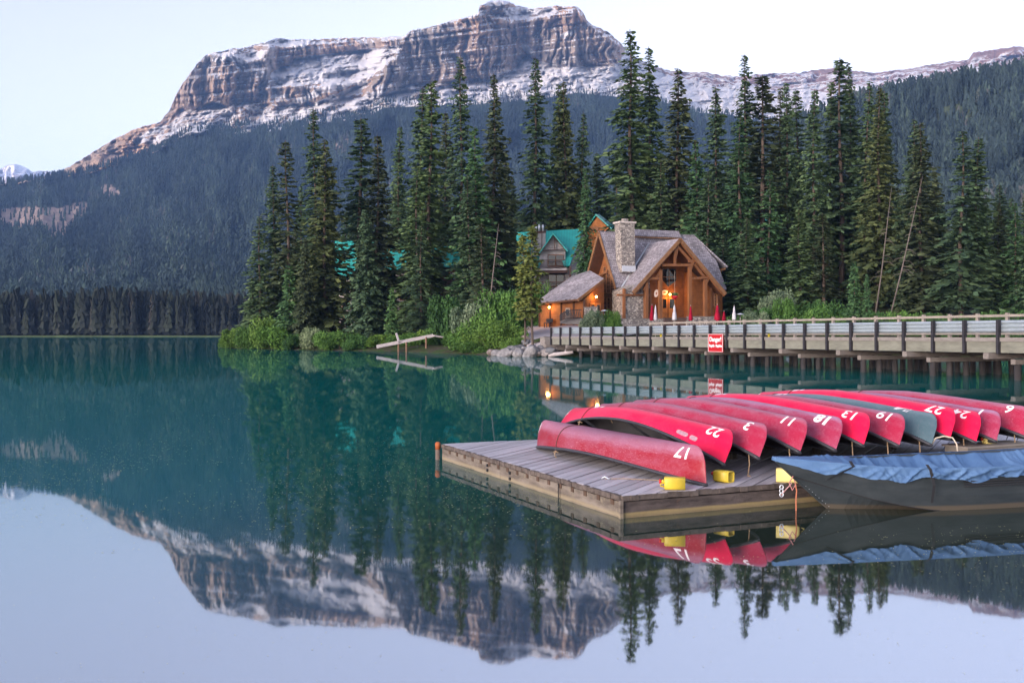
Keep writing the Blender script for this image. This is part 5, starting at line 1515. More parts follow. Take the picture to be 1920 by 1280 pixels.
c_ = t.mix(t.ramp(n1, [(.35, 0), (.65, 1)]), (.085, .072, .062), (.21, .185, .16))
c_ = t.mix(t.ramp(n2, [(.55, 0), (.72, .6)]), c_, (.24, .21, .14))
wl_ = t.math('ADD', sp.outputs['Z'], t.math('MULTIPLY', t.math('SUBTRACT', n1, .5), .06))
c_ = t.mix(t.ramp(wl_, [(0.0, .2), (.035, .8), (.085, 0)]), c_, (.27, .23, .15))     # dried algae line above the water
t.color(c_); t.rough(.85); t.spec(.2); t.bump(t.math('ADD', n1, n2), .6, .015)
M_dside = t.m
t = NT('dock_front')
co = t.coord('Object', (.6, .6, 3)); sp = t.node('ShaderNodeSeparateXYZ'); tc = t.node('ShaderNodeTexCoord'); t.link(tc.outputs['Object'], sp.inputs[0])
n1 = t.noise(co, 3, 6, .65); n2 = t.noise(t.coord('Object'), 9, 5, .7)
c_ = t.mix(t.ramp(n1, [(.35, 0), (.7, 1)]), (.040, .034, .034), (.125, .105, .10))
c_ = t.mix(t.ramp(n2, [(.6, 0), (.72, .6)]), c_, (.16, .09, .05))
wl_ = t.math('ADD', sp.outputs['Z'], t.math('MULTIPLY', t.math('SUBTRACT', n1, .5), .05))
c_ = t.mix(t.ramp(wl_, [(0.0, .5), (.06, 1), (.085, 0)]), c_, (.25, .20, .10))
t.color(c_); t.rough(.85); t.spec(.2); t.bump(t.math('ADD', n1, n2), .8, .02)
M_dfront = t.m
M_rim = simple('rotten_plank_ends', (.10, .085, .078), .9, .5, 7, .1, (1, 1, 1), .8)
# planks: diagonal strips clipped to the deck rectangle
pa = math.radians(62) - DTH
pd = Vector((math.cos(pa), math.sin(pa), 0)); pn = Vector((-pd.y, pd.x, 0))
def clip(poly, a, b, c):     # keep a*x+b*y<=c
    out = []
    for k in range(len(poly)):
        p, q = poly[k], poly[(k + 1) % len(poly)]
        fp, fq = a * p[0] + b * p[1] - c, a * q[0] + b * q[1] - c
        if fp <= 0: out.append(p)
        if (fp < 0 < fq) or (fq < 0 < fp):
            s = fp / (fp - fq); out.append((p[0] + s * (q[0] - p[0]), p[1] + s * (q[1] - p[1])))
    return out
PW = .205; r = random.Random(4); rect = [(0, 0), (DL, 0), (DL, DWd), (0, DWd)]
smin = min(Vector((x, y, 0)).dot(pn) for x, y in rect); smax = max(Vector((x, y, 0)).dot(pn) for x, y in rect)
s = smin
while s < smax:
    j0, j1 = s + .010, s + PW - .010
    poly = clip(clip(rect, pn.x, pn.y, j1), -pn.x, -pn.y, -j0)
    s += PW
    if len(poly) < 3: continue
    cx = sum(p[0] for p in poly) / len(poly); cy = sum(p[1] for p in poly) / len(poly)
    dz = r.uniform(-.004, .005); ov = r.uniform(.0, .02)
    loc = []
    for x, y in poly:       # plank-local coordinates: x along the plank
        v = Vector((x - cx, y - cy, 0)); loc.append((v.dot(pd) * (1 + ov / 6), v.dot(pn), 0))
    m = MB(); m.prism([(x, y, DZ + dz) for x, y, _ in loc], (0, 0, -.045))
    o = m.build('plank', M_plank, dock); o.location = (cx, cy, 0); o.rotation_euler = (0, 0, pa)
# rim of rotten ends, side and front beams
m = MB(); n = 60
for k in range(n):
    y0 = DWd * k / n; m.box((-.012 + r.uniform(-.012, .008), y0 + DWd / n / 2, DZ - .035 + r.uniform(-.006, .004)), (.06, DWd / n * 1.02, .07))
m.build('plank_ends', M_rim, dock)
m = MB(); n = 120
for k in range(n):
    x0 = DL * k / n; m.box((x0 + DL / n / 2, -.010 + r.uniform(-.012, .008), DZ - .035 + r.uniform(-.006, .004)), (DL / n * 1.02, .06, .07))
m.build('plank_ends', M_rim, dock)
y = .0
for L_ in (1.85, 2.35, 2.95):
    MB().box((0.03, y + L_ / 2, -.02), (.09, L_ - .012, .49)).build('side_beam', M_dside, dock); y += L_
for x0 in (.0, 5.0, 10.0):
    MB().box((x0 + 2.52, .03, -.02), (4.98, .09, .49)).build('front_beam', M_dfront, dock)
MB().box((-.022, -.022, .0), (.05, .05, .5)).build('corner_post', M_dside, dock)
MB().box((.2, DWd / 2, -.1), (.3, DWd - .2, .3)).build('float', M_dark, dock); MB().box((DL / 2, DWd - .1, -.02), (DL, .1, .49)).build('back_beam', M_dside, dock)
k = 0; y = .22
while y < DWd - .1:
    MB().box((-.022, y, DZ - .115), (.012, .085, .075)).build('joist_end', simple('joist_end', (.075, .048, .035), .9, .4, 9) if k == 0 else bpy.data.materials['joist_end'], dock); y += .405; k += 1
# bolts and hanging chain on the side beam
for yy, zz in ((3.75, .16), (3.75, .06), (4.75, .17), (4.75, .08)):
    MB().box((-.03, yy, zz), (.03, .04, .05)).build('bolt', M_dark, dock)
ch = MB()
for k in range(9):
    a = .235 - k * .034; ch.tube([(-.045, 1.86 + .008 * (k % 2), a + .022), (-.05, 1.85 - .01 * (k % 2), a), (-.045, 1.86, a - .022)], .008, 5)
ch.build('chain', M_dark, dock)
# mooring post with orange top
op = DK0 + Matrix.Rotation(DTH, 3, 'Z') @ Vector((-.1, DWd + .02, 0))
po = empty('mooring_post', (op.x, op.y, -1)); tag(po, 'short post with orange painted top at the far dock corner', 'post')
MB().tube([(0, 0, 0), (0, 0, 1.0 + .24)], .05, 12).build('pile', simple('post_wood', (.13, .10, .085), .9, .4, 5), po, True)
MB().lathe([(.052, 1.21), (.056, 1.33), (.035, 1.36)], n=12).build('painted_top', simple('orange_paint', (.32, .09, .03), .7, .3, 8), po, True)

# ------------------------------------------------------------------ canoes
CL, CB = 5.5, .455
SHEER, KMID, KEND = .30, .665, .60
def cg(t): return SHEER * (1 - abs(t) ** 1.8)                     # gunwale height (upside down: ends touch down)
def ck(t):                                                    # keel height
    a = abs(t); base = KEND + (KMID - KEND) * (1 - a) ** 1.1
    if a > .87:
        q = min(1, (a - .87) / .13); base = cg(t) + (base - cg(t)) * max(0, 1 - q ** 2.5) ** (1 / 2.0)
    return base
def cbm(t): return CB * max(0, 1 - abs(t) ** 2.3) ** .85
def hull_pt(t, s, off=0.0):
    """t along (-1..1), s around the section (-1..1; sign is the side)"""
    a = abs(t); th = (1 - abs(s)) * math.pi / 2
    p = .62 + .75 * a ** 2.5; q = .74 + .2 * a
    y = cbm(t) * max(0, math.cos(th)) ** p * (1 if s > 0 else -1)
    g = cg(t); z = g + (ck(t) - g) * max(0, math.sin(th)) ** q
    x = t * CL / 2
    return Vector((x, y, z))
def hull_n(t, s):
    e = 1e-3
    n = (hull_pt(min(.999, t + e), s) - hull_pt(max(-.999, t - e), s)).cross(hull_pt(t, min(1, s + e)) - hull_pt(t, max(-1, s - e)))
    n = n.normalized() if n.length > 1e-12 else Vector((0, 0, 1))
    c = hull_pt(t, s) - Vector((t * CL / 2, 0, .2))
    return n if n.dot(c) >= 0 else -n
NTt = 64
ts = [math.sin((k / NTt * 2 - 1) * math.pi / 2) for k in range(NTt + 1)]
ts = [t * .35 + (k / NTt * 2 - 1) * .65 for k, t in enumerate(ts)]
ss = [k / 14 for k in range(-14, 15)]
def shell(inset):
    vs = [];
    for t in ts:
        for s in ss:
            p = hull_pt(t, s)
            if inset:
                c = Vector((p.x * (1 - inset / 2), 0, cg(t) - .002)); d = c - p
                p = p + d.normalized() * min(inset, d.length) if d.length > 1e-6 else p
            vs.append(p)
    n = len(ss)
    fs = [(i * n + j, i * n + j + 1, (i + 1) * n + j + 1, (i + 1) * n + j) for i in range(NTt) for j in range(n - 1)]
    return MB().add(vs, fs)
def canoe_meshes():
    gm = MB()
    for sg in (-1, 1):
        gm.tube([hull_pt(t, sg) for t in ts], .026, 6)
    return shell(0).mesh('hull'), shell(.014).mesh('interior'), gm.mesh('gunwale')
SET_A = canoe_meshes()
SHEER, KMID, KEND = .17, .545, .56          # an older hull with less rocker
SET_B = canoe_meshes()
def canoe_mat(name, c, worn, pale=(.50, .24, .34), lo=.46):
    t = NT(name)
    sp = t.node('ShaderNodeSeparateXYZ'); tc = t.node('ShaderNodeTexCoord'); t.link(tc.outputs['Object'], sp.inputs[0])
    st = t.noise(t.coord('Object', (.35, 6, 6)), 4, 6, .7); bl = t.noise(t.coord('Object', (.8, 1.5, 1.5)), 2.6, 8, .7); sc = t.noise(t.coord('Object', (1.2, 20, 20)), 9, 4, .7)
    hgt = t.math('ADD', sp.outputs['Z'], t.math('MULTIPLY', t.math('SUBTRACT', st, .5), .22))
    top = t.ramp(hgt, [(lo, 0), (lo + .10, 1)])                       # the bottom of the hull is scuffed pale
    m = t.math('MULTIPLY', t.math('ADD', t.math('MULTIPLY', top, .8), t.math('MULTIPLY', t.ramp(bl, [(.38, 0), (.66, 1)]), .42)), worn, True)
    cc = t.mix(m, c, pale)
    cc = t.mix(t.math('MULTIPLY', t.ramp(sc, [(.57, 0), (.66, 1)]), .38 * worn + .08), cc, (.62, .45, .5))
    t.color(cc); t.rough(t.ramp(m, [(0, .34), (1, .5)])); t.spec(.18); t.bump(sc, .06, .004)
    return t.m
C_bright = canoe_mat('bright_red_hull', (.58, .002, .05), .24, (.54, .13, .22))
C_faded = canoe_mat('faded_red_hull', (.30, .010, .045), .85, (.33, .13, .20))
C_worn = canoe_mat('worn_red_hull', (.23, .004, .016), .95, (.30, .115, .18), .35)
C_violet = canoe_mat('violet_faded_hull', (.28, .018, .06), 1.0, (.32, .17, .28))
C_slate = canoe_mat('slate_green_hull', (.055, .105, .13), .5, (.17, .235, .28))
M_inner = simple('dark_canoe_interior', (.055, .055, .06), .7, .2, 3)
M_gun = simple('black_gunwale', (.035, .038, .048), .5, .3, 6, .4)
t = NT('white_number_paint'); nn = t.noise(t.coord('Object'), 22, 6, .7)
t.color(t.mix(t.ramp(nn, [(.60, 0), (.70, .75)]), (.78, .74, .76), (.50, .22, .28))); t.rough(.6); M_num = t.m
M_logo = simple('grey_sticker', (.33, .20, .25), .6, .35, 40)
M_mark = simple('pale_sticker', (.74, .62, .68), .6, .25, 40)
def wrap_text(me, t0, s0, side, scale_s, flip=True):
    """lays a flat lettering mesh on the hull: x along the canoe, y around the girth"""
    bm = bmesh.new(); bm.from_mesh(me)
    bmesh.ops.triangulate(bm, faces=bm.faces)
    long = [e for e in bm.edges if e.calc_length() > .05]
    if long: bmesh.ops.subdivide_edges(bm, edges=long, cuts=2)
    for v in bm.verts:
        x, y = v.co.x, v.co.y
        t = t0 - side * x / (CL / 2) * -1 if not flip else t0 + side * x / (CL / 2)
        t = max(-.985, min(.985, t)); s = max(.04, min(.97, s0 + y / scale_s))
        v.co = hull_pt(t, s * side) + hull_n(t, s * side) * (.0045 + max(0, v.co.z))
    out = bpy.data.meshes.new('number'); bm.to_mesh(out); bm.free()
    return out
def canoe(tip, yaw, pitch, roll, mat, num, label, logo=False, mark=False, bold=.004, tx=.835, ss0=.44, sz=.30, old=False):
    global SHEER, KMID, KEND
    SHEER, KMID, KEND = (.17, .545, .56) if old else (.30, .665, .60)
    HULL, INNER, GUN = SET_B if old else SET_A
    o = empty('canoe'); tag(o, label, 'canoe', 'canoes stored upside down on the dock')
    R_ = Matrix.Rotation(yaw, 4, 'Z') @ Matrix.Rotation(pitch, 4, 'Y') @ Matrix.Rotation(roll, 4, 'X')
    # the near tip is at local x = +CL/2
    tipl = R_ @ Vector((CL / 2, 0, 0))
    o.matrix_world = Matrix.Translation(Vector(tip) - tipl) @ R_
    for nm, me_, mt in (('hull', HULL, mat), ('interior', INNER, M_inner), ('gunwale', GUN, M_gun)):
        c = bpy.data.objects.new(nm, me_.copy() if nm == 'hull' else me_); COL.objects.link(c); c.parent = o
        if not len(c.data.materials): c.data.materials.append(mt)
        c.data.polygons.foreach_set('use_smooth', [True] * len(c.data.polygons))
    hullo = [c for c in o.children if c.name.startswith('hull')][0]
    for sd in (-1, 1):
        me_ = wrap_text(text_mesh(num, sz, 0, bold, shear=.0), tx, ss0, sd, .62)
        new_obj('number', me_, M_num, hullo)
    me_ = wrap_text(text_mesh(num, sz * .8, 0, bold), -.93, ss0, -1, .62); new_obj('number', me_, M_num, hullo)
    if logo:
        def patch(t0, t1, s0, s1, mt, nm):
            m = MB(); n, q = 14, 3
            m.add([hull_pt(t0 + (t1 - t0) * i / n, -(s0 + (s1 - s0) * (.5 + (j / q - .5) * math.sqrt(max(.02, 1 - (2 * i / n - 1) ** 6))))) + hull_n(t0 + (t1 - t0) * i / n, -(s0 + (s1 - s0) * j / q)) * .004 for i in range(n + 1) for j in range(q + 1)],
                  [(i * (q + 1) + j, i * (q + 1) + j + 1, (i + 1) * (q + 1) + j + 1, (i + 1) * (q + 1) + j) for i in range(n) for j in range(q)])
            m.build(nm, mt, hullo)
        patch(.60, .70, .80, .90, M_logo, 'sticker'); patch(.715, .775, .80, .90, M_logo, 'sticker')
        if mark: patch(-.44, -.36, .42, .58, M_mark, 'sticker'); patch(-.345, -.30, .42, .58, M_mark, 'sticker')
    for tt in (-.45, .1, .5):
        MB().bar(hull_pt(tt, -1), hull_pt(tt, 1), .06, .03).build('thwart', M_gun, o)
    return o
YAW = math.radians(115.7 - 180)          # +x points from the far tip to the near tip
rl = math.radians(-32)
def tipof(u, v, d): return P(u, v, d)
CN = [
 ((2.88, 15.0, .335), YAW, 0, math.radians(-3), C_worn, '17', 'worn red canoe number 17 lying alone on the dock planks', dict(old=True)),
 ((3.26, 15.56, .56), YAW, .0, rl, C_bright, '22', 'bright red canoe number 22 leaning over canoe 17', dict(logo=True, mark=True)),
 ((3.84, 15.75, .63), YAW, .0, rl, C_faded, '3', 'faded red canoe number 3 right after the first bright red one', {}),
 ((4.57, 16.08, .685), YAW, .0, rl, C_faded, '11', 'faded red canoe number 11 left of a violet tinged one', {}),
 ((5.22, 16.34, .685), YAW, .0, rl, C_violet, '18', 'violet tinged faded canoe with a bold number 18', dict(bold=.014)),
 ((5.74, 16.55, .74), YAW, .0, rl, C_bright, '13', 'bright red canoe number 13 with a rope across its number', dict(logo=True, mark=True)),
 ((6.43, 16.83, .70), YAW, .0, rl, C_faded, '19', 'faded red canoe number 19 touching the slate green one', {}),
 ((7.07, 17.08, .69), YAW, .004, rl, C_slate, '14', 'slate green canoe, the only one not red', dict(logo=True, mark=True, bold=.03, tx=.72, ss0=.24)),
 ((7.45, 17.23, .78), YAW, .0, rl, C_bright, '27', 'bright red canoe number 27 right of the slate one', dict(logo=True, mark=True)),
 ((7.99, 17.45, .69), YAW, .004, rl, C_bright, '24', 'bright red canoe number 24 before the last two faded ones', dict(logo=True)),
 ((8.42, 17.62, .69), YAW, .0, rl, C_violet, '1', 'violet tinged faded canoe number 1 between canoes 24 and 6', {}),
 ((9.12, 17.92, .72), YAW, .0, rl * .8, C_faded, '6', 'faded red canoe number 6 at the end of the row', {}),
]
canoes = [canoe(a, b, c, d, e, f, g, **k) for a, b, c, d, e, f, g, k in CN]

# rack under the canoes
rack = empty('canoe_rack', DK0, DTH); tag(rack, 'dark timber rack carrying the canoes above the dock', 'rack')
M_rack = simple('rack_timber', (.05, .045, .04), .85, .4, 4)
for yy in (2.7, 4.9):
    MB().bar((1.9, yy, .50), (9.7, yy, .58), .1, .12).build('rail', M_rack, rack)
    for xx in (2.0, 3.9, 5.8, 7.7, 9.6):
        MB().bar((xx, yy, DZ - .01), (xx, yy, .48 + (xx - 1.9) * .0103), .1, .1, (0, 1, 0)).build('post', M_rack, rack)

# ropes tied over the canoes
M_rope = simple('tan_rope', (.30, .22, .14), .9, .3, 40); M_ropd = simple('dark_cord', (.10, .05, .05), .8, .3, 40)
WHO = ['lone worn red canoe on the planks', 'bright red canoe that leans over the lone one', 'faded canoe right after the first bright one', 'second faded canoe, left of the violet tinged one', 'violet tinged canoe left of a bright red one', 'bright red canoe with a rope over its number', 'faded canoe touching the slate green one', 'slate green canoe', 'bright red canoe touching the slate green one', 'bright red canoe before the last two', 'violet tinged canoe next to the last one', 'faded last canoe']
def over_rope(cn, t0, slant, num):
    m = MB(); pts = []
    global SHEER, KMID, KEND
    SHEER, KMID, KEND = (.17, .545, .56) if cn is canoes[0] else (.30, .665, .60)
    for k in range(33):
        s = -1 + 2 * k / 32; ab = abs(s)
        sg = -1 if s < 0 else 1
        tt = t0 + slant * s
        pts.append(cn.matrix_world @ (hull_pt(tt, max(.002, ab) * sg) + hull_n(tt, max(.02, ab) * sg) * .008))
    ends = [cn.matrix_world @ (hull_pt(t0 - slant, -1) + Vector((0, -.01, -.05)))]
    o = empty('tie_rope', ends[0]); tag(o, 'thin cord tied over the ' + num, 'rope', None)
    m.tube([p - o.location for p in ends + pts], .0075, 5); m.build('cord', M_ropd, o)
    b = MB(); e = Vector((0, 0, 0))
    b.tube([e, e + Vector((-.02, -.02, -.06)), e + Vector((.01, 0, -.12))], .009, 5); b.tube([e + Vector((-.04, 0, -.02)), e, e + Vector((.05, 0, -.03))], .008, 5); b.build('knot', M_rope, o)
for idx, (t0, sl_) in enumerate([(-.42, .03), (-.46, .02), (-.42, .025), (-.44, .02), (-.46, -.02), (-.44, .03), (-.4, .02), (-.46, .03), (-.42, .02), (-.43, .03), (-.44, .02), (-.42, .02)]):
    over_rope(canoes[idx], t0, sl_, WHO[idx])
# hanging painter ropes under the bows
def hang(p, L, label, k):
    rr_ = random.Random(k); o = empty('bow_rope', (p[0], p[1], p[2])); tag(o, label, 'rope')
    m = MB(); m.tube([(0, 0, 0), (.015, 0, -L * .5), (-.01, .01, -L)], .011, 5); m.build('cord', M_rope, o)
    b = MB()
    for q in range(5):
        a = rr_.uniform(0, 6.28); b.tube([(0, 0, -.02), (.06 * math.cos(a), .03 * math.sin(a), rr_.uniform(-.03, .07))], .009, 5)
    b.tube([(-.02, 0, -L), (.03, .0, -L + .012)], .02, 6); b.build('knot', M_rope, o)
for idx in (2, 3, 5, 6, 7, 9, 11):
    mw = canoes[idx].matrix_world; p = mw @ Vector((CL / 2 * .90, -.03, .08))
    hang(p, p.z - DZ + .005, 'tan rope under the bow of the ' + WHO[idx], idx)
# arching light rope on canoe 27
cw = canoes[8].matrix_world; a = cw @ Vector((CL / 2 * .99, 0, .0)); o = empty('loop_rope', a); tag(o, 'pale rope looping out below the bow of canoe 27', 'rope')
MB().tube([(-.34, -.08, -.12), (-.26, -.08, .02), (-.12, -.09, .055), (.02, -.1, .03), (.09, -.1, -.08), (.11, -.1, -.25), (.11, -.1, -.47)], .013, 6).build('cord', simple('pale_rope', (.50, .45, .36), .9), o, True)

# ------------------------------------------------------------------ yellow bailers
M_yel = simple('yellow_plastic', (.55, .42, .04), .4, .08, 5, .4); M_yel2 = simple('faded_yellow_plastic', (.62, .53, .20), .45, .12, 5, .4); M_cap_r = simple('red_cap', (.5, .03, .03), .5)
def bailer(p, rz, label, mat, s=1.0, handle=False):
    o = empty('bailer', p, rz); tag(o, label, 'bailer'); o.scale = (s, s, s)
    L, W, H, e = .30, .17, .18, .012
    m = MB()     # open box lying on its side, mouth towards +x, corners rounded
    def ring(x, w, h, rd):
        pts = []
        for cx, cy, a0 in ((w / 2 - rd, h / 2 - rd, 0), (-w / 2 + rd, h / 2 - rd, 90), (-w / 2 + rd, -h / 2 + rd, 180), (w / 2 - rd, -h / 2 + rd, 270)):
            for k in range(4):
                a = math.radians(a0 + k * 30); pts.append((x, cx + rd * math.cos(a), H / 2 + cy + rd * math.sin(a)))
        return pts
    rings = [ring(-L / 2, W * .9, H * .9, .03), ring(-L / 2 + .02, W, H, .035), ring(L / 2, W, H, .035), ring(L / 2, W - 2 * e, H - 2 * e, .03), ring(-L / 2 + .04, W - 2 * e, H - 2 * e, .03)]
    n = 16; vs = sum(rings, []); fs = []
    for i in range(4):
        for k in range(n): fs.append((i * n + k, i * n + (k + 1) % n, (i + 1) * n + (k + 1) % n, (i + 1) * n + k))
    fs.append(tuple(range(n))); fs.append(tuple(4 * n + k for k in range(n)))
    m.add(vs, fs); m.build('body', mat, o, True)
    MB().tube([(-L / 2 - .05, 0, H * .62), (-L / 2 + .01, 0, H * .62)], .026, 10).build('neck', mat, o, True)
    MB().tube([(-L / 2 - .075, 0, H * .62), (-L / 2 - .04, 0, H * .62)], .031, 10).build('cap', M_cap_r, o, True)
    MB().tube([(-L / 2 + .0, 0, H * .2), (-L / 2 - .05, 0, H * .25), (-L / 2 - .055, 0, H * .45), (-L / 2, 0, H * .5)], .014, 6).build('handle', mat, o, True)
    return o
q = P(1265, 905, 14.7); bailer((q.x, q.y, DZ + .003), math.radians(-8), 'yellow cut jug bailer standing against canoe 17', M_yel)
q = P(1358, 892, 15.4); bailer((q.x, q.y + .05, DZ + .003), math.radians(-48), 'yellow bailer with its open mouth forward under canoe 22', M_yel, .95)
q = P(1478, 894, 15.4); bailer((q.x, q.y, DZ + .003), math.radians(160), 'pale yellow jug with red cap beside the covered boat', M_yel2, 1.15)
q = P(1855, 833, 18.0); bailer((q.x, q.y, DZ + .3), math.radians(20), 'pale yellow bailer at the end of the canoe row', M_yel2, .8)
o = empty('wooden_step', Vector((q.x, q.y, DZ)), DTH); tag(o, 'low pale wooden box under the last bailer', 'box'); MB().box((0, 0, .145), (1.6, .5, .31)).build('box_body', M_rail, o); MB().box((0, 0, .31), (1.7, .56, .03)).build('lid', M_rail, o); o.location.z = DZ - .02
# cord lying on the deck and its cleat
q0, q1 = P(1134, 899, 15.7), P(1243, 901, 15.6)
o = empty('deck_cord', (q0.x, q0.y, DZ + .012)); tag(o, 'thin cord on the planks running from a cleat to the yellow bailer', 'rope')
MB().tube([(0, 0, 0), (.3, .0, 0.002), ((q1.x - q0.x), -.2, 0.002), (1.02, -.55, .004)], .006, 5).build('cord', M_rope, o); MB().tube([(-.05, .02, .0), (0, 0, .03), (.07, -.03, .0)], .014, 6).build('cleat', M_flash, o, True)

# ------------------------------------------------------------------ covered boat
BTH = math.radians(15.5)
boat = empty('covered_boat', (3.82, 14.72, 0), BTH); tag(boat, 'dark grey flat bottomed boat under a wrinkled blue cover', 'boat')
BLn, NBs = 6.4, 60
def bsec(f):
    """station f (0 bow .. 1 stern): half beam at the rail, rail height, keel height, half beam at the chine, chine height"""
    x = f * BLn
    hb = .80 * (1 - (1 - min(1, x / 3.2)) ** 2.1) + .015
    zr_ = .64 + .13 * (1 - min(1, x / 2.4)) ** 1.6 + .03 * smooth(f, .6, 1)
    zk = -.16 + .90 * max(0, 1 - x / 1.08) ** 1.05
    zk = min(zk, zr_ - .02)
    hc = hb * (.66 + .16 * min(1, x / 3)) * min(1, x / 1.4) ** .6
    zc = max(zk + .001, -.02 + .62 * max(0, 1 - x / 2.6) ** 1.55)
    zc = min(zc, zr_ - .01)
    return x, hb, float(zr_), zk, hc, zc
def boat_ring(f):
    x, hb, zr_, zk, hc, zc = bsec(f)
    pts = []
    for sg in (-1, 1):
        side = [(x, sg * hb, zr_), (x, sg * (hb * .72 + hc * .28 + .012), zr_ * .7 + zc * .3), (x, sg * (hb * .4 + hc * .6 + .012), zr_ * .35 + zc * .65), (x, sg * hc, zc), (x, sg * hc * .5, zc * .5 + zk * .5)]
        pts.append(side)
    return pts[0] + [(x, 0, zk)] + pts[1][::-1]
fsn = [(k / NBs) ** 1.35 for k in range(NBs + 1)]
vs = sum([boat_ring(f) for f in fsn], []); n = 11
fs = [(i * n + j, i * n + j + 1, (i + 1) * n + j + 1, (i + 1) * n + j) for i in range(NBs) for j in range(n - 1)]
fs.append(tuple(NBs * n + j for j in range(n)))
t = NT('boat_paint')
sp = t.node('ShaderNodeSeparateXYZ'); tc = t.node('ShaderNodeTexCoord'); t.link(tc.outputs['Object'], sp.inputs[0])
n1 = t.noise(t.coord('Object', (.7, 2, 3)), 3, 6, .65); n2 = t.noise(t.coord('Object', (1, 8, 12)), 12, 4, .7)
c_ = t.mix(t.ramp(n1, [(.35, 0), (.7, 1)]), (.020, .028, .033), (.038, .048, .054))
c_ = t.mix(t.ramp(n2, [(.68, 0), (.76, .5)]), c_, (.10, .11, .11))
zz = t.math('ADD', sp.outputs['Z'], t.math('MULTIPLY', t.math('SUBTRACT', n1, .5), .04))
c_ = t.mix(t.ramp(zz, [(0, .8), (.06, .8), (.085, 0)]), c_, (.09, .075, .055))
t.color(c_); t.rough(.5); t.spec(.4); t.bump(n2, .1, .005)
M_boat = t.m
hb_ = MB().add(vs, fs).build('hull', M_boat, boat)
for sg in (-1, 1):
    ch_ = MB(); ch_.tube([(bsec(f)[0], sg * bsec(f)[4], bsec(f)[5]) for f in fsn[4:]], .008, 5); ch_.build('chine_seam', M_dark, hb_)
kl = MB(); kl.tube([(bsec(f)[0], 0, bsec(f)[3]) for f in fsn], .018, 6); kl.build('stem_strip', M_boat, hb_)
rv = MB()
for k in range(26):
    f = fsn[2] + (fsn[20] - fsn[2]) * k / 26
    x, hbm, zr_, zk, hc, zc = bsec(f)
    rv.box((x, -hc * .12 - .012, zk + .03), (.007, .007, .007))
rv.build('rivets', M_flash, hb_)
for dz in (.20, .235, .27):
    m = MB(); m.tube([(x_, -(bsec(x_ / BLn)[1]) - .006, bsec(x_ / BLn)[2] - dz) for x_ in [2.6 + .1 * k for k in range(38)]], .010, 5); m.build('rub_strip', M_dark, hb_)
# blue cover
def cover():
    r_ = np.random.RandomState(3); vs = []; rows = 44; NS = 300
    for i in range(NS + 1):
        f = (i / NS) ** 1.15
        x, hb, zr_, zk, hc, zc = bsec(f)
        skirt = (.19 + .035 * math.sin(x * 5.1) + .02 * math.sin(x * 11.3 + 1)) * min(1, .25 + x / 1.0)
        sag = .30 * smooth(x, .6, 2.6)
        for j in range(rows + 1):
            q = j / rows           # 0 near skirt hem .. 1 far skirt hem
            if q < .28:
                w_ = 1 - q / .28; y = -hb - .02 - .012 * w_; z = zr_ + .015 - skirt * w_
            elif q > .72:
                w_ = (q - .72) / .28; y = hb + .02 + .012 * w_; z = zr_ + .015 - skirt * w_
            else:
                e = (q - .28) / .44 * 2 - 1; w_ = 0; y = e * (hb + .02); z = zr_ + .022 - sag * (1 - abs(e) ** 3.6)
            # gathered cloth: irregular creases, diagonal on the skirt, across on the top
            def nz(a, b): return float(vnoise(np.array([a]), np.array([b]))[0])
            wx = x + .25 * (nz(x * 1.1, 2.0) - .5)
            c1 = 1 - abs(nz(wx * 6.0 + w_ * 1.6, q * 3.0 + 9) - .5) * 2
            c2 = 1 - abs(nz(wx * 13.0 - w_ * 2.4, q * 4.0 + 31) - .5) * 2
            c3 = 1 - abs(nz(wx * 3.2 - q * 4.5 + 40, q * 2.5 + wx * .9) - .5) * 2
            gate = .35 + 1.1 * nz(x * 1.3 + 5, 60)
            if w_:
                a = (.055 * (c1 ** 2 - .5) + .032 * (c2 ** 2 - .5)) * gate * math.sin(min(1, w_ * 1.15) * math.pi * .62) * float(smooth(x, .12, .9))
                y += math.copysign(1, y) * (a + .02); z += .012 * w_ * (c2 - .5)
            else:
                z += float(smooth(x, .3, 1.2)) * (.09 * (c3 ** 3 - .3) + .05 * (c1 ** 3 - .3) + .025 * (c2 ** 2 - .4)) * gate * (1 - abs(e) ** 8)
            vs.append((x - .02 * (1 - f), y, z))
    n = rows + 1
    fs = [(i * n + j, i * n + j + 1, (i + 1) * n + j + 1, (i + 1) * n + j) for i in range(NS) for j in range(rows)]
    fs.append(tuple(range(n)))
    return MB().add(vs, fs)
t = NT('blue_canvas')
n1 = t.noise(t.coord('Object'), 2.5, 5, .6)
t.color(t.mix(t.ramp(n1, [(.3, 0), (.7, 1)]), (.06, .13, .27), (.095, .185, .34))); t.rough(.7); t.spec(.2); t.bump(t.noise(t.coord('Object', (1, .6, 1)), 7, 5, .6, 1.2), .5, .03)
cover().build('cover', t.m, boat, True)
def strap(x0, x1, drop):
    m = MB(); f0, f1 = x0 / BLn, x1 / BLn
    a, b = bsec(f0), bsec(f1)
    m.add([(x0 - .025, -a[1] - .01, a[2] + .05), (x0 + .025, -a[1] - .01, a[2] + .05), (x0 + .03, -a[1] - .085, a[2] - .02), (x0 - .02, -a[1] - .085, a[2] - .02),
           (x1 + .03, -b[1] - .075, b[2] - .24), (x1 - .02, -b[1] - .075, b[2] - .24), (x1 + .03, -b[1] - .02, b[2] - drop), (x1 - .01, -b[1] - .02, b[2] - drop)], [(0, 1, 2, 3), (3, 2, 4, 5), (5, 4, 6, 7)])
    m.build('strap', M_dark, boat)
strap(2.02, 2.08, .50); strap(.95, .62, .24)
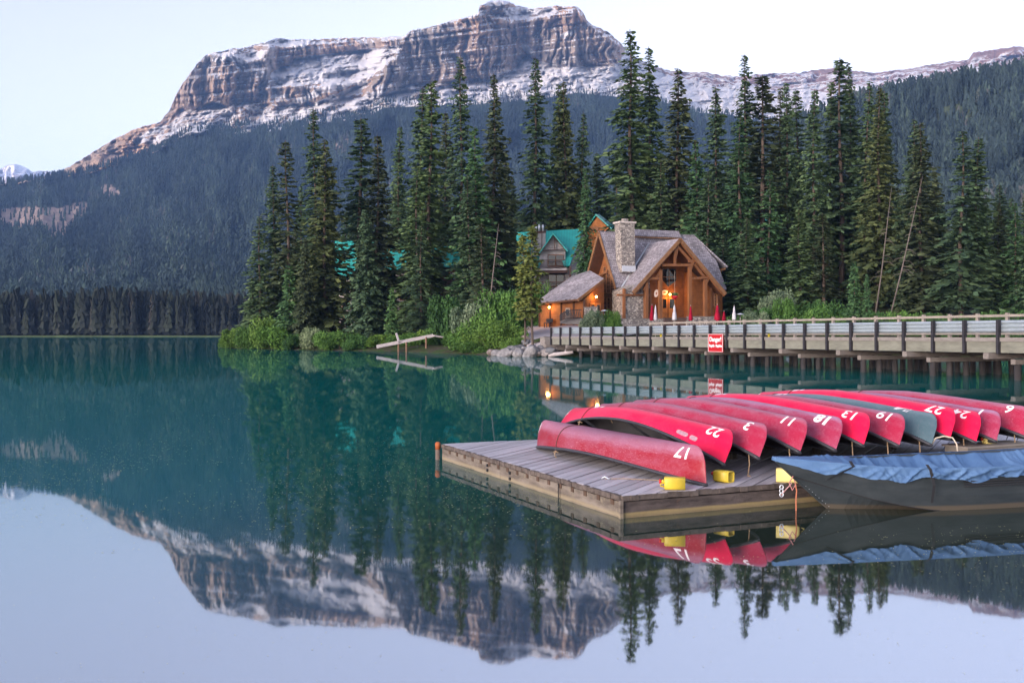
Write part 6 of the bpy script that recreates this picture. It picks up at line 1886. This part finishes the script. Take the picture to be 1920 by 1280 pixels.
# tangle of ropes and a shackle at the bow
q = boat.matrix_world if False else Matrix.Translation((3.82, 14.72, 0)) @ Matrix.Rotation(BTH, 4, 'Z')
p = q @ Vector((.28, -.03, .50)); o = empty('mooring_line', p); tag(o, 'red and white mooring line hanging from the boat bow into the water', 'rope')
MB().tube([(0, 0, 0), (-.06, 0, -.1), (-.02, -.02, -.2), (.04, 0, -.12), (.01, .0, -.05)], .009, 5).build('cord', simple('speckled_rope', (.42, .20, .20), .9, .5, 60), o)
MB().tube([(.03, 0, -.1), (.05, 0, -.22), (.04, 0, -.35), (.045, 0, -.62)], .010, 5).build('cord', simple('orange_rope', (.42, .16, .09), .9, .3, 40), o)
MB().tube([(-.02, 0, -.1), (-.13, 0, -.22), (-.17, .02, -.28)], .008, 5).build('cord', simple('speckled_rope', (.42, .25, .25), .9, .5, 60), o)
lk = MB()
for k in range(3):
    c_ = Vector((-.17, 0, -.16 - .055 * k)); lk.tube([c_ + Vector((.026 * math.cos(a), .01 * (k % 2), .032 * math.sin(a))) for a in [i * math.pi / 4 for i in range(9)]], .008, 5, False)
lk.build('shackle', M_flash, o, True)

# ------------------------------------------------------------------ pollen and specks floating on the lake
r = np.random.RandomState(9); V, F = [], []
def flakes(n, u0, u1, v0, v1, size):
    global V, F
    u = r.uniform(u0, u1, n); v = v0 + (v1 - v0) * np.clip(.5 + r.normal(0, .26, n), -.1, 1.15)
    d = FPX * CAM_H / (v - V0); x = (u - U0) / FPX * d
    keep = fbm(x * .35, d * .22, 3) > r.uniform(.38, .66, n)
    for xx, dd in zip(x[keep], d[keep]):
        lx = xx - DK0.x; ly = dd - DK0.y
        a_ = lx * math.cos(DTH) + ly * math.sin(DTH); b_ = -lx * math.sin(DTH) + ly * math.cos(DTH)
        if -.1 < a_ < DL + .3 and -.1 < b_ < DWd + .2: continue
        if 3.6 < xx < 11 and 13.6 < dd < 18: continue
        s = size * r.uniform(.4, 1.3); a = r.rand() * 3.14; b = len(V); e = np.array([math.cos(a), math.sin(a)]) * s * r.uniform(1, 2.2); g = np.array([-math.sin(a), math.cos(a)]) * s * .6
        for w_ in (e, g, -e, -g): V.append((xx + w_[0], dd + w_[1], .004))
        F.append((b, b + 1, b + 2, b + 3))
flakes(8000, -30, 1080, 760, 1000, .012); flakes(700, -30, 1950, 985, 1290, .0055); flakes(1100, 1000, 1950, 940, 1100, .009); flakes(900, -30, 1060, 720, 800, .018)
me = np_mesh('floating_pollen', np.array(V), np.array(F))
po = new_obj('floating_pollen', me, simple('pollen', (.34, .33, .17), .9, .4, 3)); po['kind'] = 'stuff'; tag(po, 'yellow pollen specks floating on the lake', 'pollen')
# ------------------------------------------------------------------ haze
hz = NT('haze_air')
hz.n.remove(hz.p)
pv = hz.node('ShaderNodeVolumePrincipled')
pv.inputs['Color'].default_value = (.27, .48, .94, 1)
pv.inputs['Density'].default_value = 5.8e-5
pv.inputs['Anisotropy'].default_value = 0.0
hz.link(pv.outputs[0], hz.out.inputs['Volume'])
mb = MB(); mb.box((0, 5300, 910), (24000, 11800, 1830))
haze = mb.build('haze', hz.m); haze['kind'] = 'stuff'
tag(haze, 'pale blue haze filling the valley air', 'haze')
